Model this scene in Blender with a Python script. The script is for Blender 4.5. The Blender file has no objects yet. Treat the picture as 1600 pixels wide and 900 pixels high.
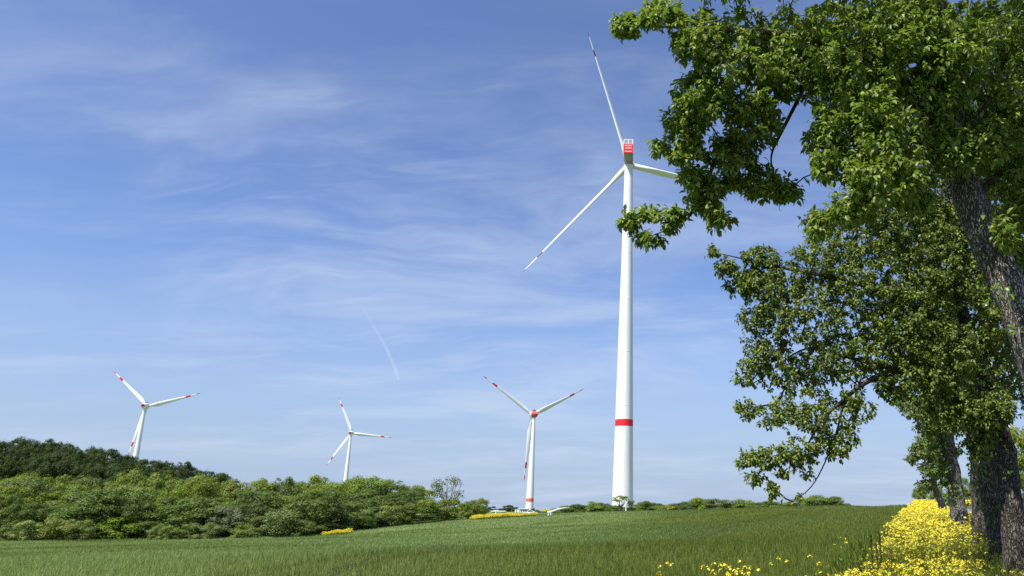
import bpy, math, random
import numpy as np
from mathutils import Vector, noise as mnoise

rng = np.random.default_rng(7)
random.seed(7)
scene = bpy.context.scene
COL = scene.collection
R = math.radians

# ------------------------------------------------------------------ camera
TH = math.atan(350 / 1232)
CT, ST = math.cos(TH), math.sin(TH)
EYE = 1.6
cam_d = bpy.data.cameras.new('camera')
cam = bpy.data.objects.new('camera', cam_d)
COL.objects.link(cam)
cam.location = (0, 0, EYE)
cam.rotation_euler = (R(90) + TH, 0, 0)
cam_d.sensor_width = 36
cam_d.lens = 1232 / 1600 * 36
cam_d.shift_x = -258 / 1600
cam_d.clip_start = .05
cam_d.clip_end = 20000
scene.camera = cam

# ------------------------------------------------------------------ light
SUN_EL, SUN_AZ = R(57), R(42)          # azimuth: from straight behind the camera towards its left
SUN = Vector((-math.sin(SUN_AZ) * math.cos(SUN_EL), -math.cos(SUN_AZ) * math.cos(SUN_EL), math.sin(SUN_EL)))
sd = bpy.data.lights.new('sun', 'SUN')
sd.energy = 5.0
sd.angle = R(.53)
sd.color = (1, .955, .89)
so = bpy.data.objects.new('sun', sd)
so.rotation_euler = SUN.to_track_quat('Z', 'Y').to_euler()
so.location = SUN * 50
COL.objects.link(so)
scene.view_settings.view_transform = 'Standard'
scene.view_settings.look = 'None'
scene.view_settings.exposure = 0.55
scene.view_settings.gamma = 1
scene.view_settings.use_curve_mapping = False
scene.cycles.max_bounces = 6
scene.cycles.diffuse_bounces = 3
scene.cycles.glossy_bounces = 2
scene.cycles.transmission_bounces = 3
scene.cycles.transparent_max_bounces = 4
scene.cycles.use_denoising = False

W = bpy.data.worlds.new('World')
scene.world = W
W.use_nodes = True
nt = W.node_tree
for n in list(nt.nodes):
    nt.nodes.remove(n)


class NG:
    """tiny node-graph helper"""
    def __init__(s, tree):
        s.t = tree

    def new(s, typ, **kw):
        n = s.t.nodes.new(typ)
        for k, v in kw.items():
            setattr(n, k, v)
        return n

    def put(s, sock, v):
        if v is None:
            return
        if isinstance(v, bpy.types.NodeSocket):
            s.t.links.new(v, sock)
        elif isinstance(v, (tuple, list)) and len(v) == 3 and sock.type == 'RGBA':
            sock.default_value = (*v, 1)
        else:
            sock.default_value = v

    def math(s, op, a, b=None, c=None, clamp=False):
        n = s.new('ShaderNodeMath', operation=op, use_clamp=clamp)
        s.put(n.inputs[0], a); s.put(n.inputs[1], b); s.put(n.inputs[2], c)
        return n.outputs[0]

    def vmath(s, op, a, b=None, out=0):
        n = s.new('ShaderNodeVectorMath', operation=op)
        s.put(n.inputs[0], a)
        if b is not None:
            s.put(n.inputs[3 if op == 'SCALE' else 1], b)
        return n.outputs[out]

    def mapr(s, v, a, b, c=0., d=1., smooth=False):
        n = s.new('ShaderNodeMapRange')
        if smooth:
            n.interpolation_type = 'SMOOTHSTEP'
        s.put(n.inputs[0], v)
        for i, x in enumerate((a, b, c, d)):
            s.put(n.inputs[i + 1], x)
        return n.outputs[0]

    def noise(s, vec, scale, detail=3, rough=.5, dist=0., out=0):
        n = s.new('ShaderNodeTexNoise')
        s.put(n.inputs['Vector'], vec)
        n.inputs['Scale'].default_value = scale
        n.inputs['Detail'].default_value = detail
        n.inputs['Roughness'].default_value = rough
        n.inputs['Distortion'].default_value = dist
        return n.outputs[out]

    def mix(s, f, a, b, blend='MIX'):
        n = s.new('ShaderNodeMix', data_type='RGBA', blend_type=blend)
        s.put(n.inputs[0], f); s.put(n.inputs[6], a); s.put(n.inputs[7], b)
        return n.outputs[2]

    def mapping(s, vec, scale=(1, 1, 1), rot=(0, 0, 0), loc=(0, 0, 0)):
        n = s.new('ShaderNodeMapping')
        s.put(n.inputs[0], vec)
        n.inputs['Scale'].default_value = scale
        n.inputs['Rotation'].default_value = rot
        n.inputs['Location'].default_value = loc
        return n.outputs[0]


def ray(px, py):
    u = (px - 1058) / 1232; v = (450 - py) / 1232
    return np.array([u, CT - v * ST, ST + v * CT])


def P(px, py, Y):
    """the world point at distance Y in front of the viewpoint that the photograph shows at px, py"""
    d = ray(px, py)
    return d * (Y / d[1]) + np.array([0, 0, EYE])


def X_at(px, py, Y):
    return P(px, py, Y)[0]


g = NG(nt)
sky = g.new('ShaderNodeTexSky', sky_type='NISHITA')
sky.sun_disc = False
sky.sun_elevation = SUN_EL
sky.sun_rotation = math.atan2(SUN.x, SUN.y)
sky.altitude = 200
sky.air_density = 1.0
sky.dust_density = .9
sky.ozone_density = 2.2
tc = g.new('ShaderNodeTexCoord').outputs['Generated']
sep = g.new('ShaderNodeSeparateXYZ')
g.put(sep.inputs[0], tc)
zc = g.math('MAXIMUM', sep.outputs[2], 0.0)
den = g.math('ADD', zc, .16)
cx = g.math('DIVIDE', sep.outputs[0], den)
cy = g.math('DIVIDE', sep.outputs[1], den)
comb = g.new('ShaderNodeCombineXYZ')
g.put(comb.inputs[0], cx); g.put(comb.inputs[1], cy)
base = comb.outputs[0]
warp = g.vmath('ADD', base, g.vmath('SCALE', g.noise(base, 1.1, 3, .5, out=1), .55))
n1 = g.noise(g.mapping(warp, (1.0, 2.1, 1), (0, 0, R(-14)), (5.1, 11.9, 0)), 1.25, 8, .58, .25)
n2 = g.noise(g.mapping(warp, (1, 1.6, 1), (0, 0, R(-22)), (1.3, 1.2, 0)), .55, 3, .5)
n3 = g.noise(g.mapping(warp, (.9, 4.6, 1), (0, 0, R(-10)), (9.3, 9.2, 0)), 2.6, 7, .62, .5)
veil = g.math('MULTIPLY', g.mapr(n1, .38, .72, 0, 1, True), g.mapr(n2, .34, .60, .15, 1, True))
wisp = g.math('MULTIPLY', g.mapr(n3, .50, .80, 0, 1, True), g.mapr(n2, .42, .62, 0, 1, True))
cl = g.math('ADD', g.math('MULTIPLY', veil, .46), g.math('MULTIPLY', wisp, .26))
low = .02
cl = g.math('ADD', cl, low, clamp=True)
# condensation trail: a short arc of a great circle
a0 = Vector(ray(556, 470)).normalized(); a1 = Vector(ray(620, 575)).normalized()
nrm = a0.cross(a1).normalized(); tdir = nrm.cross(a0).normalized(); tlen = a0.angle(a1)
nrmdir = g.vmath('NORMALIZE', tc)
off = g.vmath('DOT_PRODUCT', nrmdir, tuple(nrm), out=1)
along = g.math('DIVIDE', g.vmath('DOT_PRODUCT', nrmdir, tuple(tdir), out=1), math.sin(tlen))
bend = g.math('MULTIPLY', g.math('POWER', g.math('MAXIMUM', along, 0.0), 4.0), -.0045)
off = g.math('ADD', off, g.math('SUBTRACT', bend, -.0025))
offn = g.math('ABSOLUTE', g.math('ADD', off, g.math('MULTIPLY', g.math('SUBTRACT', g.noise(tc, 60, 3), .5), .0028)))
trail = g.math('MULTIPLY', g.mapr(offn, 0.0002, .0026, 1, 0, True),
               g.math('MULTIPLY', g.mapr(along, 0., 1.0, .0, .34), g.mapr(along, 1.12, 1.16, 1, 0)))
trail = g.math('MULTIPLY', trail, g.mapr(along, -.05, .05, 0, 1))
trail = g.math('MULTIPLY', trail, g.mapr(g.noise(tc, 90, 2), .3, .6, .5, 1))
skyc = g.mix(1.0, sky.outputs[0], (1.0, 1.09, 1.38), 'MULTIPLY')
skyc = g.mix(g.mapr(zc, 0.0, .31, .9, 0.0, True), skyc, (3.35, 4.35, 6.0))
skyc = g.mix(cl, skyc, (5.2, 6.0, 7.3))
skyc = g.mix(trail, skyc, (6.5, 7.2, 8.3))
bg = g.new('ShaderNodeBackground')
g.put(bg.inputs[0], skyc)
bg.inputs[1].default_value = .085
out = g.new('ShaderNodeOutputWorld')
nt.links.new(bg.outputs[0], out.inputs[0])


# ------------------------------------------------------------------ mesh helpers
def mesh_np(name, verts, faces, mats, parent=None, smooth=False, midx=None, mesh_only=False):
    """verts Nx3, faces: array (M,3|4) or list of such arrays; one mesh object"""
    if isinstance(faces, np.ndarray):
        faces = [faces]
    faces = [f for f in faces if len(f)]
    verts = np.asarray(verts, np.float32)
    me = bpy.data.meshes.new(name)
    me.vertices.add(len(verts))
    me.vertices.foreach_set('co', verts.ravel())
    nl = sum(f.size for f in faces); nf = sum(len(f) for f in faces)
    me.loops.add(nl)
    me.polygons.add(nf)
    me.loops.foreach_set('vertex_index', np.concatenate([f.ravel() for f in faces]).astype(np.int32))
    tot = np.concatenate([np.full(len(f), f.shape[1], np.int32) for f in faces])
    me.polygons.foreach_set('loop_start', (np.cumsum(tot) - tot).astype(np.int32))
    me.polygons.foreach_set('loop_total', tot)
    if midx is not None:
        me.polygons.foreach_set('material_index', np.asarray(midx, np.int32))
    me.polygons.foreach_set('use_smooth', np.full(nf, smooth, bool))
    for m in (mats if isinstance(mats, (list, tuple)) else [mats]):
        me.materials.append(m)
    me.update(calc_edges=True)
    me.validate()
    if mesh_only:
        return me
    return link(name, me, parent)


def link(name, me, parent=None):
    o = bpy.data.objects.new(name, me)
    COL.objects.link(o)
    if parent is not None:
        o.parent = parent
    return o


class MB:
    """collects pieces into one mesh"""
    def __init__(s):
        s.v, s.f3, s.f4, s.m3, s.m4, s.n = [], [], [], [], [], 0

    def add(s, v, f, mi=0):
        v = np.asarray(v, float); f = np.asarray(f, int)
        s.v.append(v)
        if f.shape[1] == 3:
            s.f3.append(f + s.n); s.m3.append(np.full(len(f), mi))
        else:
            s.f4.append(f + s.n); s.m4.append(np.full(len(f), mi))
        s.n += len(v)

    def box(s, c, size, mi=0, rz=0.):
        x, y, z = np.array(size) / 2
        v = np.array([[i * x, j * y, k * z] for k in (-1, 1) for j in (-1, 1) for i in (-1, 1)])
        co, si = math.cos(rz), math.sin(rz)
        v = v @ np.array([[co, si, 0], [-si, co, 0], [0, 0, 1]]) + np.array(c)
        s.add(v, [[0, 2, 3, 1], [4, 5, 7, 6], [0, 1, 5, 4], [2, 6, 7, 3], [0, 4, 6, 2], [1, 3, 7, 5]], mi)

    def tube(s, pts, rad, sides=8, mi=0, cap=True):
        v, f = tube(pts, rad, sides)
        s.add(v, f, mi)
        if cap:
            for k, p in ((0, pts[0]), (len(pts) - 1, pts[-1])):
                ring = v[k * sides:(k + 1) * sides]
                vv = np.vstack([ring, [np.mean(ring, axis=0)]])
                ff = [[i, (i + 1) % sides, sides] if k else [(i + 1) % sides, i, sides] for i in range(sides)]
                s.add(vv, ff, mi)

    def build(s, name, mats, parent=None, smooth=False, mesh_only=False):
        fs, ms = [], []
        if s.f3: fs.append(np.vstack(s.f3)); ms.append(np.concatenate(s.m3))
        if s.f4: fs.append(np.vstack(s.f4)); ms.append(np.concatenate(s.m4))
        return mesh_np(name, np.vstack(s.v), fs, mats, parent, smooth, np.concatenate(ms), mesh_only)


def tube(pts, rad, sides=8):
    pts = np.asarray(pts, float); n = len(pts)
    rad = np.broadcast_to(np.asarray(rad, float), (n,))
    tang = np.gradient(pts, axis=0)
    tang /= np.linalg.norm(tang, axis=1)[:, None] + 1e-12
    ref = np.array([1., 0, 0]) if abs(tang[0][0]) < .8 else np.array([0, 1., 0])
    ang = np.arange(sides) * 2 * math.pi / sides
    V = []
    u = ref
    for i in range(n):
        u = u - tang[i] * np.dot(u, tang[i]); u /= np.linalg.norm(u) + 1e-12
        w = np.cross(tang[i], u)
        V.append(pts[i] + rad[i] * (np.cos(ang)[:, None] * u + np.sin(ang)[:, None] * w))
    V = np.vstack(V)
    i = np.arange(n - 1)[:, None] * sides; j = np.arange(sides)[None]; k = (j + 1) % sides
    F = np.stack([i + j, i + k, i + sides + k, i + sides + j], -1).reshape(-1, 4)
    return V, F


def smooth_path(pts, rad, step):
    """Catmull-Rom resampling of a polyline with radii"""
    pts = np.asarray(pts, float); rad = np.asarray(rad, float)
    q = np.vstack([2 * pts[0] - pts[1], pts, 2 * pts[-1] - pts[-2]])
    op, orr = [], []
    for i in range(len(pts) - 1):
        a, b, c, d = q[i:i + 4]
        m = max(2, int(np.linalg.norm(c - b) / step))
        for t in np.arange(m) / m:
            op.append(.5 * (2 * b + (c - a) * t + (2 * a - 5 * b + 4 * c - d) * t * t + (-a + 3 * b - 3 * c + d) * t ** 3))
            orr.append(rad[i] * (1 - t) + rad[i + 1] * t)
    op.append(pts[-1]); orr.append(rad[-1])
    return np.array(op), np.array(orr)


def tag(o, label=None, cat=None, group=None, kind=None):
    if label: o['label'] = label
    if cat: o['category'] = cat
    if group: o['group'] = group
    if kind: o['kind'] = kind
    return o


def empty(name, loc, rz=0., scale=1.):
    o = bpy.data.objects.new(name, None)
    COL.objects.link(o)
    o.location = loc; o.rotation_euler = (0, 0, rz)
    o.scale = scale if isinstance(scale, tuple) else (scale,) * 3
    return o


def copy_tree(o, parent=None):
    c = o.copy(); COL.objects.link(c)
    c.parent = parent
    for ch in [x for x in KIDS.get(o.name, [])]:
        copy_tree(ch, c)
    return c


KIDS = {}
def kids(o, *ch):
    KIDS.setdefault(o.name, []).extend(ch)


# ------------------------------------------------------------------ materials
def new_mat(name):
    m = bpy.data.materials.new(name)
    m.use_nodes = True
    for n in list(m.node_tree.nodes):
        m.node_tree.nodes.remove(n)
    return m, NG(m.node_tree)


def finish(m, gr, shader):
    o = gr.new('ShaderNodeOutputMaterial')
    m.node_tree.links.new(shader, o.inputs[0])
    return m


def principled(gr, col, rough=.6, spec=.5, normal=None, **kw):
    p = gr.new('ShaderNodeBsdfPrincipled')
    gr.put(p.inputs['Base Color'], col)
    gr.put(p.inputs['Roughness'], rough)
    gr.put(p.inputs['Specular IOR Level'], spec)
    if normal is not None:
        gr.put(p.inputs['Normal'], normal)
    return p.outputs[0]


def bump(gr, h, strength=.5, dist=.02):
    b = gr.new('ShaderNodeBump')
    b.inputs['Strength'].default_value = strength
    b.inputs['Distance'].default_value = dist
    gr.put(b.inputs['Height'], h)
    return b.outputs[0]


def leaf_mat(name, dark, light, trans, tfac=.35, rough=.42, spec=.5, obj_var=.0, patch=0., tip=None):
    m, gr = new_mat(name)
    geo = gr.new('ShaderNodeNewGeometry')
    r = geo.outputs['Random Per Island']
    c = gr.mix(r, dark, light)
    if patch:
        n = gr.noise(gr.new('ShaderNodeTexCoord').outputs['Object'], patch, 2)
        c = gr.mix(gr.mapr(n, .38, .62), c, gr.mix(r, light, dark))
    if tip is not None:
        c = gr.mix(gr.mapr(r, .93, .95), c, tip)
    if obj_var:
        oi = gr.new('ShaderNodeObjectInfo').outputs['Random']
        hs = gr.new('ShaderNodeHueSaturation')
        gr.put(hs.inputs['Color'], c)
        gr.put(hs.inputs['Hue'], gr.mapr(oi, 0, 1, .5 - .03 * obj_var, .5 + .02 * obj_var))
        oi2 = gr.math('FRACT', gr.math('MULTIPLY', oi, 17.31))
        gr.put(hs.inputs['Value'], gr.mapr(oi2, 0, 1, 1 - .35 * obj_var, 1 + .3 * obj_var))
        gr.put(hs.inputs['Saturation'], gr.mapr(gr.math('FRACT', gr.math('MULTIPLY', oi, 7.7)), 0, 1, 1 - .2 * obj_var, 1.05))
        c = hs.outputs[0]
    p = principled(gr, c, rough, spec)
    tr = gr.new('ShaderNodeBsdfTranslucent')
    gr.put(tr.inputs[0], trans)
    mx = gr.new('ShaderNodeMixShader')
    mx.inputs[0].default_value = tfac
    m.node_tree.links.new(p, mx.inputs[1]); m.node_tree.links.new(tr.outputs[0], mx.inputs[2])
    return finish(m, gr, mx.outputs[0])


def plain(name, col, rough=.5, spec=.4, var=.12, scale=3., bump_s=0.):
    m, gr = new_mat(name)
    tcx = gr.new('ShaderNodeTexCoord').outputs['Object']
    n = gr.noise(tcx, scale, 5, .6)
    c = gr.mix(gr.mapr(n, .3, .7), tuple(x * (1 - var) for x in col), tuple(min(1, x * (1 + var)) for x in col))
    nb = bump(gr, n, bump_s, .02) if bump_s else None
    return finish(m, gr, principled(gr, c, rough, spec, nb))


def bark_mat(name, dark, light, scale=1.):
    m, gr = new_mat(name)
    tcx = gr.new('ShaderNodeTexCoord').outputs['Object']
    mp = gr.mapping(tcx, (1, 1, .22))
    vo = gr.new('ShaderNodeTexVoronoi', feature='DISTANCE_TO_EDGE')
    wv = gr.vmath('ADD', mp, gr.vmath('SCALE', gr.noise(tcx, 14 * scale, 4, out=1), .05))
    gr.put(vo.inputs['Vector'], wv); vo.inputs['Scale'].default_value = 52 * scale
    crack = gr.mapr(vo.outputs['Distance'], 0, .22, 0, 1)
    n = gr.noise(mp, 30 * scale, 6, .65)
    patch = gr.noise(tcx, 5 * scale, 4, .6)
    c = gr.mix(gr.mapr(n, .3, .7), dark, light)
    c = gr.mix(gr.mapr(patch, .56, .7, 0, .7), c, tuple(x * 1.7 for x in light))
    c = gr.mix(gr.mapr(gr.noise(tcx, 3 * scale, 3), .55, .68, 0, .5), c, (.075, .085, .03))
    c = gr.mix(crack, tuple(x * .35 for x in dark), c)
    h = gr.math('ADD', gr.math('MULTIPLY', crack, 1.), gr.math('MULTIPLY', n, .6))
    return finish(m, gr, principled(gr, c, .9, .2, bump(gr, h, 1., .035)))


M = {}
M['pear'] = leaf_mat('pear leaf', (.042, .084, .010), (.23, .30, .042), (.36, .52, .05), .25, .46, .34, tip=(.21, .24, .06))
M['pear_mid'] = leaf_mat('pear leaf with painted shade', (.030, .060, .008), (.205, .265, .038), (.30, .42, .03), .18, .46, .32, tip=(.2, .24, .06))  # same pear leaf, darkened: the crown's self-shading is put into the colour
M['pear_far'] = leaf_mat('pear leaf beyond', (.040, .075, .010), (.14, .195, .032), (.30, .42, .04), .2, .48, .35)
M['sprout'] = leaf_mat('young pear leaf', (.09, .16, .02), (.20, .28, .04), (.3, .45, .04), .4, .35, .6)
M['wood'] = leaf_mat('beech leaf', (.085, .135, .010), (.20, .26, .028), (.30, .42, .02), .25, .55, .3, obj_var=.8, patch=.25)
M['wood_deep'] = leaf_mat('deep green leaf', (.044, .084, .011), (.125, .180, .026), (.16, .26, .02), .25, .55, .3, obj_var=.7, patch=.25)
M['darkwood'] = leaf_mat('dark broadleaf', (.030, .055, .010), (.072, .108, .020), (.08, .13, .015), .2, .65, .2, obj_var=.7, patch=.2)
M['shrub'] = leaf_mat('shrub leaf', (.090, .140, .014), (.205, .265, .032), (.26, .36, .03), .22, .6, .25, obj_var=1., patch=.5)
M['olive'] = leaf_mat('olive shrub leaf', (.080, .122, .018), (.175, .225, .042), (.18, .24, .04), .2, .6, .25, obj_var=.8, patch=.5)
M['grey_leaf'] = leaf_mat('grey green leaf', (.10, .13, .06), (.2, .24, .12), (.16, .2, .08), .25, .6, .3, obj_var=.3)
M['bark'] = bark_mat('pear bark', (.17, .15, .13), (.44, .41, .36))
M['bark_light'] = bark_mat('pear bark with painted sunlight', (.20, .18, .155), (.44, .41, .37), .8)  # lighter copy of the bark: sunlight on the farther trunks put into the colour
M['bark_dark'] = bark_mat('shaded pear bark', (.10, .085, .07), (.24, .21, .175), .8)  # darker copy of the bark: shade under the crowns put into the colour
M['twig'] = plain('twig bark', (.075, .055, .042), .8, .3, .3, 20)
M['far_bark'] = plain('far bark', (.10, .085, .065), .9, .2, .3, 3)
M['pale_bark'] = plain('pale bark', (.62, .60, .55), .8, .2, .15, 8)
M['white'] = None


# ------------------------------------------------------------------ terrain
ctrl = [(0, 847, 152), (250, 846, 152), (500, 839, 157), (620, 824, 177), (740, 811, 205), (860, 803, 232), (1000, 799, 225),
        (1140, 796, 205), (1320, 791, 185), (1425, 791, 112), (1425, 803, 72), (1425, 822, 45),
        (0, 872, 60), (500, 868, 62), (700, 839, 110), (800, 841, 92), (820, 868, 50), (1100, 842, 68), (1100, 817, 130), (1100, 868, 40),
        (300, 850, 110), (0, 855, 105), (1250, 808, 110), (1300, 835, 50),
        (1512, 802, 80), (1512, 796, 112), (1600, 801, 90), (1600, 812, 60), (1700, 830, 45), (1512, 824, 45),
        (-300, 850, 150), (-700, 850, 160)]
cp = [P(*c) for c in ctrl]
cp += [np.array(p, float) for p in [
    (12, -15, -.1), (-12, -15, -.5),
    (-254, 300, 14), (-330, 280, 14), (-215, 300, 12), (-175, 300, 6), (-140, 290, 0), (-450, 320, 16), (-100, 230, -1), (-150, 215, -2), (-250, 220, 1),
    (-30, 345, 2.0), (60, 300, .8), (-90, 420, 1.0), (-80, 560, 1.6), (-133, 740, 2.6), (-570, 850, 15), (-460, 1130, 15),
    (60, 200, 1.0), (60, 140, 1.8), (100, 200, 0), (300, 150, 0), (500, 700, -5), (0, 1200, -12), (-1400, 300, 5),
    (-1500, 1500, -5), (0, 2600, -25), (1500, 1500, -15), (2600, 0, -10), (-2600, 0, -10), (0, -400, -5), (0, -2600, -10)]]
cp += [np.array((x_, y_, .022 * y_ + .03 * min(x_ - 8, 0) + .12 * max(0, 1 - y_ / 12))) for y_ in (-4, 4, 12, 20, 30) for x_ in (-26, -14, -5, 2, 8, 15)]
cp = np.array(cp)
KC = 5.0
def _k(a, b):
    return np.sqrt(((a[:, None, :] - b[None]) ** 2).sum(-1) + KC * KC)
A_ = _k(cp[:, :2], cp[:, :2]); n_ = len(cp)
Z_ = np.zeros((n_ + 1, n_ + 1)); Z_[:n_, :n_] = A_; Z_[:n_, n_] = 1; Z_[n_, :n_] = 1
wts = np.linalg.solve(Z_, np.append(cp[:, 2], 0))
def ground(x, y):
    q = np.stack([np.ravel(x), np.ravel(y)], -1).astype(float)
    o = np.empty(len(q))
    for i in range(0, len(q), 20000):
        o[i:i + 20000] = _k(q[i:i + 20000], cp[:, :2]) @ wts[:n_] + wts[n_]
    return o.reshape(np.shape(x)) if np.shape(x) else float(o[0])


ROW_K, ROW_C = .30, 1.25               # the row of roadside trees: x = ROW_C + ROW_K * y
def row_x(y):
    return ROW_C + ROW_K * y


def field_colour(gr):
    """crop colour by place: rows, drifts of bluer and of browner crop, wheel tracks"""
    pos = gr.new('ShaderNodeNewGeometry').outputs['Position']
    sp = gr.new('ShaderNodeSeparateXYZ'); gr.put(sp.inputs[0], pos)
    flat = gr.new('ShaderNodeCombineXYZ'); gr.put(flat.inputs[0], sp.outputs[0]); gr.put(flat.inputs[1], sp.outputs[1])
    p = flat.outputs[0]
    nbig = gr.noise(gr.mapping(p, (.5, 1, 1), (0, 0, R(20))), .035, 4, .55)
    nmid = gr.noise(gr.mapping(p, (.35, 1, 1), (0, 0, R(10))), .12, 5, .6)
    c = gr.mix(gr.mapr(nmid, .35, .65), (.072, .100, .014), (.108, .140, .024))
    c = gr.mix(gr.mapr(nbig, .46, .60, 0, .7), c, (.078, .145, .055))
    leftish = gr.math('MULTIPLY', gr.mapr(sp.outputs[0], 4, -18, 0, 1, True), gr.mapr(nmid, .34, .6, .15, 1))
    c = gr.mix(gr.math('MULTIPLY', leftish, .75), c, (.20, .25, .10))
    brown = gr.math('MULTIPLY', gr.mapr(sp.outputs[0], -25, 22, 0, 1, True), gr.mapr(nmid, .3, .65, .25, 1))
    c = gr.mix(gr.math('MULTIPLY', brown, .62), c, (.098, .102, .026))
    # wheel tracks, parallel pairs
    pa, pb = (5.2, 90), (30.2, 190)
    d = Vector((pb[0] - pa[0], pb[1] - pa[1])).normalized(); nx, ny = d.y, -d.x
    w = gr.math('ADD', gr.math('MULTIPLY', sp.outputs[0], nx), gr.math('MULTIPLY', sp.outputs[1], ny))
    w = gr.math('ADD', w, -(pa[0] * nx + pa[1] * ny) + 2400)
    ww = gr.math('MODULO', w, 24.0)
    t1 = gr.math('LESS_THAN', gr.math('ABSOLUTE', gr.math('SUBTRACT', ww, .5)), .28)
    t2 = gr.math('LESS_THAN', gr.math('ABSOLUTE', gr.math('SUBTRACT', ww, 2.5)), .28)
    c = gr.mix(gr.math('MULTIPLY', gr.math('MAXIMUM', t1, t2), .62), c, (.05, .06, .02))
    return c, p


m, gr = new_mat('field ground')
c, p = field_colour(gr)
fine = gr.noise(p, 2.2, 6, .7)
c = gr.mix(gr.mapr(fine, .3, .7), gr.mix(1., c, (.72, .72, .72), 'MULTIPLY'), gr.mix(1., c, (1.25, 1.25, 1.25), 'MULTIPLY'))
M['field'] = finish(m, gr, principled(gr, c, .9, .1, bump(gr, fine, .7, .25)))

xs = np.sinh(np.linspace(-6.6, 6.6, 330)) * 8.2
xs = xs * (3000 / xs.max())
yy = np.sinh(np.linspace(-5.2, 6.9, 380)) * 6.
yy = yy * (3200 / yy.max())
GX, GY = np.meshgrid(xs, yy)
GZ = ground(GX, GY)
nx_, ny_ = len(xs), len(yy)
ii = (np.arange(ny_ - 1)[:, None] * nx_ + np.arange(nx_ - 1)[None]).ravel()
F = np.stack([ii, ii + 1, ii + nx_ + 1, ii + nx_], -1)
tag(mesh_np('ground', np.stack([GX.ravel(), GY.ravel(), GZ.ravel()], -1), F, M['field'], smooth=True), kind='structure')


# ---- road
m, gr = new_mat('asphalt')
pos = gr.new('ShaderNodeNewGeometry').outputs['Position']
n = gr.noise(pos, 40, 4, .7); n2_ = gr.noise(pos, .8, 4)
c = gr.mix(n, (.10, .10, .105), (.17, .168, .165)); c = gr.mix(gr.mapr(n2_, .4, .7, 0, .4), c, (.2, .19, .18))
M['asphalt'] = finish(m, gr, principled(gr, c, .85, .3, bump(gr, n, .3, .01)))
M['paint'] = plain('road paint', (.72, .72, .70), .6, .3, .1, 8)
dirn = np.array([ROW_K, 1.]); dirn /= np.linalg.norm(dirn); side = np.array([dirn[1], -dirn[0]])
def strip(name, o0, o1, y0, y1, lift, mat, step=1.5, nacross=5):
    t = np.arange(y0, y1, step)
    V = []
    for k in np.linspace(o0, o1, nacross):
        x = row_x(t) + side[0] * k; y = t + side[1] * k
        V.append(np.stack([x, y, ground(x, y) + lift], -1))
    V = np.stack(V, 1); a = len(t); b = nacross
    i = (np.arange(a - 1)[:, None] * b + np.arange(b - 1)[None]).ravel()
    return mesh_np(name, V.reshape(-1, 3), np.stack([i, i + 1, i + b + 1, i + b], -1), mat)
tag(strip('road', 2.6, 7.6, -30, 150, .06, M['asphalt']), kind='structure')
tag(strip('road_marking', 2.8, 2.92, -30, 150, .066, M['paint'], nacross=2), kind='structure')
tag(strip('road_marking', 7.28, 7.4, -30, 150, .066, M['paint'], nacross=2), kind='structure')


# ------------------------------------------------------------------ turbines
m, gr = new_mat('turbine white')
tcx = gr.new('ShaderNodeTexCoord').outputs['Object']
n = gr.noise(gr.mapping(tcx, (1, 1, .15)), .6, 5, .6)
c = gr.mix(gr.mapr(n, .35, .7), (.80, .81, .80), (.72, .735, .73))
c = gr.mix(gr.mapr(gr.noise(gr.mapping(tcx, (1, 1, .05)), 2.2, 3), .6, .75, 0, .18), c, (.55, .56, .54))
M['white'] = finish(m, gr, principled(gr, c, .45, .4))
M['red'] = plain('signal red', (.72, .018, .022), .45, .4, .08, 1.)
M['orange_red'] = plain('faded signal red', (.75, .13, .07), .5, .4, .08, 1.)
M['shade_red'] = plain('red with painted shade', (.13, .015, .02), .5, .4, .1, 1.)  # big turbine's blade stripes: their shaded side is painted in as a darker red
M['tail_red'] = plain('dull red', (.45, .07, .07), .5, .4, .1, 1.)  # duller red for the nacelle tails
M['grille'] = plain('cooler grille', (.33, .34, .35), .5, .5, .2, 5.)
M['grey'] = plain('nacelle grey', (.27, .28, .28), .5, .4, .06, 1.)
M['dark'] = plain('dark metal', (.05, .052, .055), .5, .5, .2, 3.)


def blade_arrays(L, root_r, chord, sect, twist0=14., pitch=0., lo=0., hi=1., n=30, k=14, prebend=.02):
    """a rotor blade along +X (radius); wind axis +Y, thin in Y; returns verts, faces for the span lo..hi"""
    V = []
    ts = np.linspace(lo, hi, n)
    for t in ts:
        if t < .04: ch, th = 2 * root_r, 1.
        elif t < .2:
            q = (t - .04) / .16; q = q * q * (3 - 2 * q)
            ch = 2 * root_r * (1 - q) + chord * q; th = 1 - q * .72
        else:
            q = (t - .2) / .8
            ch = chord * ((1 - q) ** .85 * .93 + .07); th = .28 - .12 * q
            if t > .975: ch *= max(.12, 1 - ((t - .975) / .025) ** 2)
        tw = R(twist0 * (1 - t) ** 1.6 + pitch)
        a = np.arange(k) * 2 * math.pi / k
        cx_ = np.cos(a) * .5 * ch; cy_ = np.sin(a) * .5 * ch * th * (1 + .35 * np.cos(a) * (1 - th))
        off_ = -(ch - 2 * root_r) * .22 if t > .04 else 0
        z = cx_ + off_; y = cy_
        co, si = math.cos(tw), math.sin(tw)
        V.append(np.stack([np.full(k, t * L), y * co - z * si + prebend * L * t * t, y * si + z * co], -1))
    V = np.vstack(V)
    i = np.arange(n - 1)[:, None] * k; j = np.arange(k)[None]; jj = (j + 1) % k
    Fq = np.stack([i + j, i + jj, i + k + jj, i + k + j], -1).reshape(-1, 4)
    return V, Fq


def ring_col(mb, z0, z1, r0, r1, mi=0, sides=40, n=2, cx=0, cy=0):
    zs = np.linspace(z0, z1, n); rs = np.linspace(r0, r1, n)
    mb.tube([(cx, cy, z) for z in zs], rs, sides, mi, cap=True)


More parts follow.
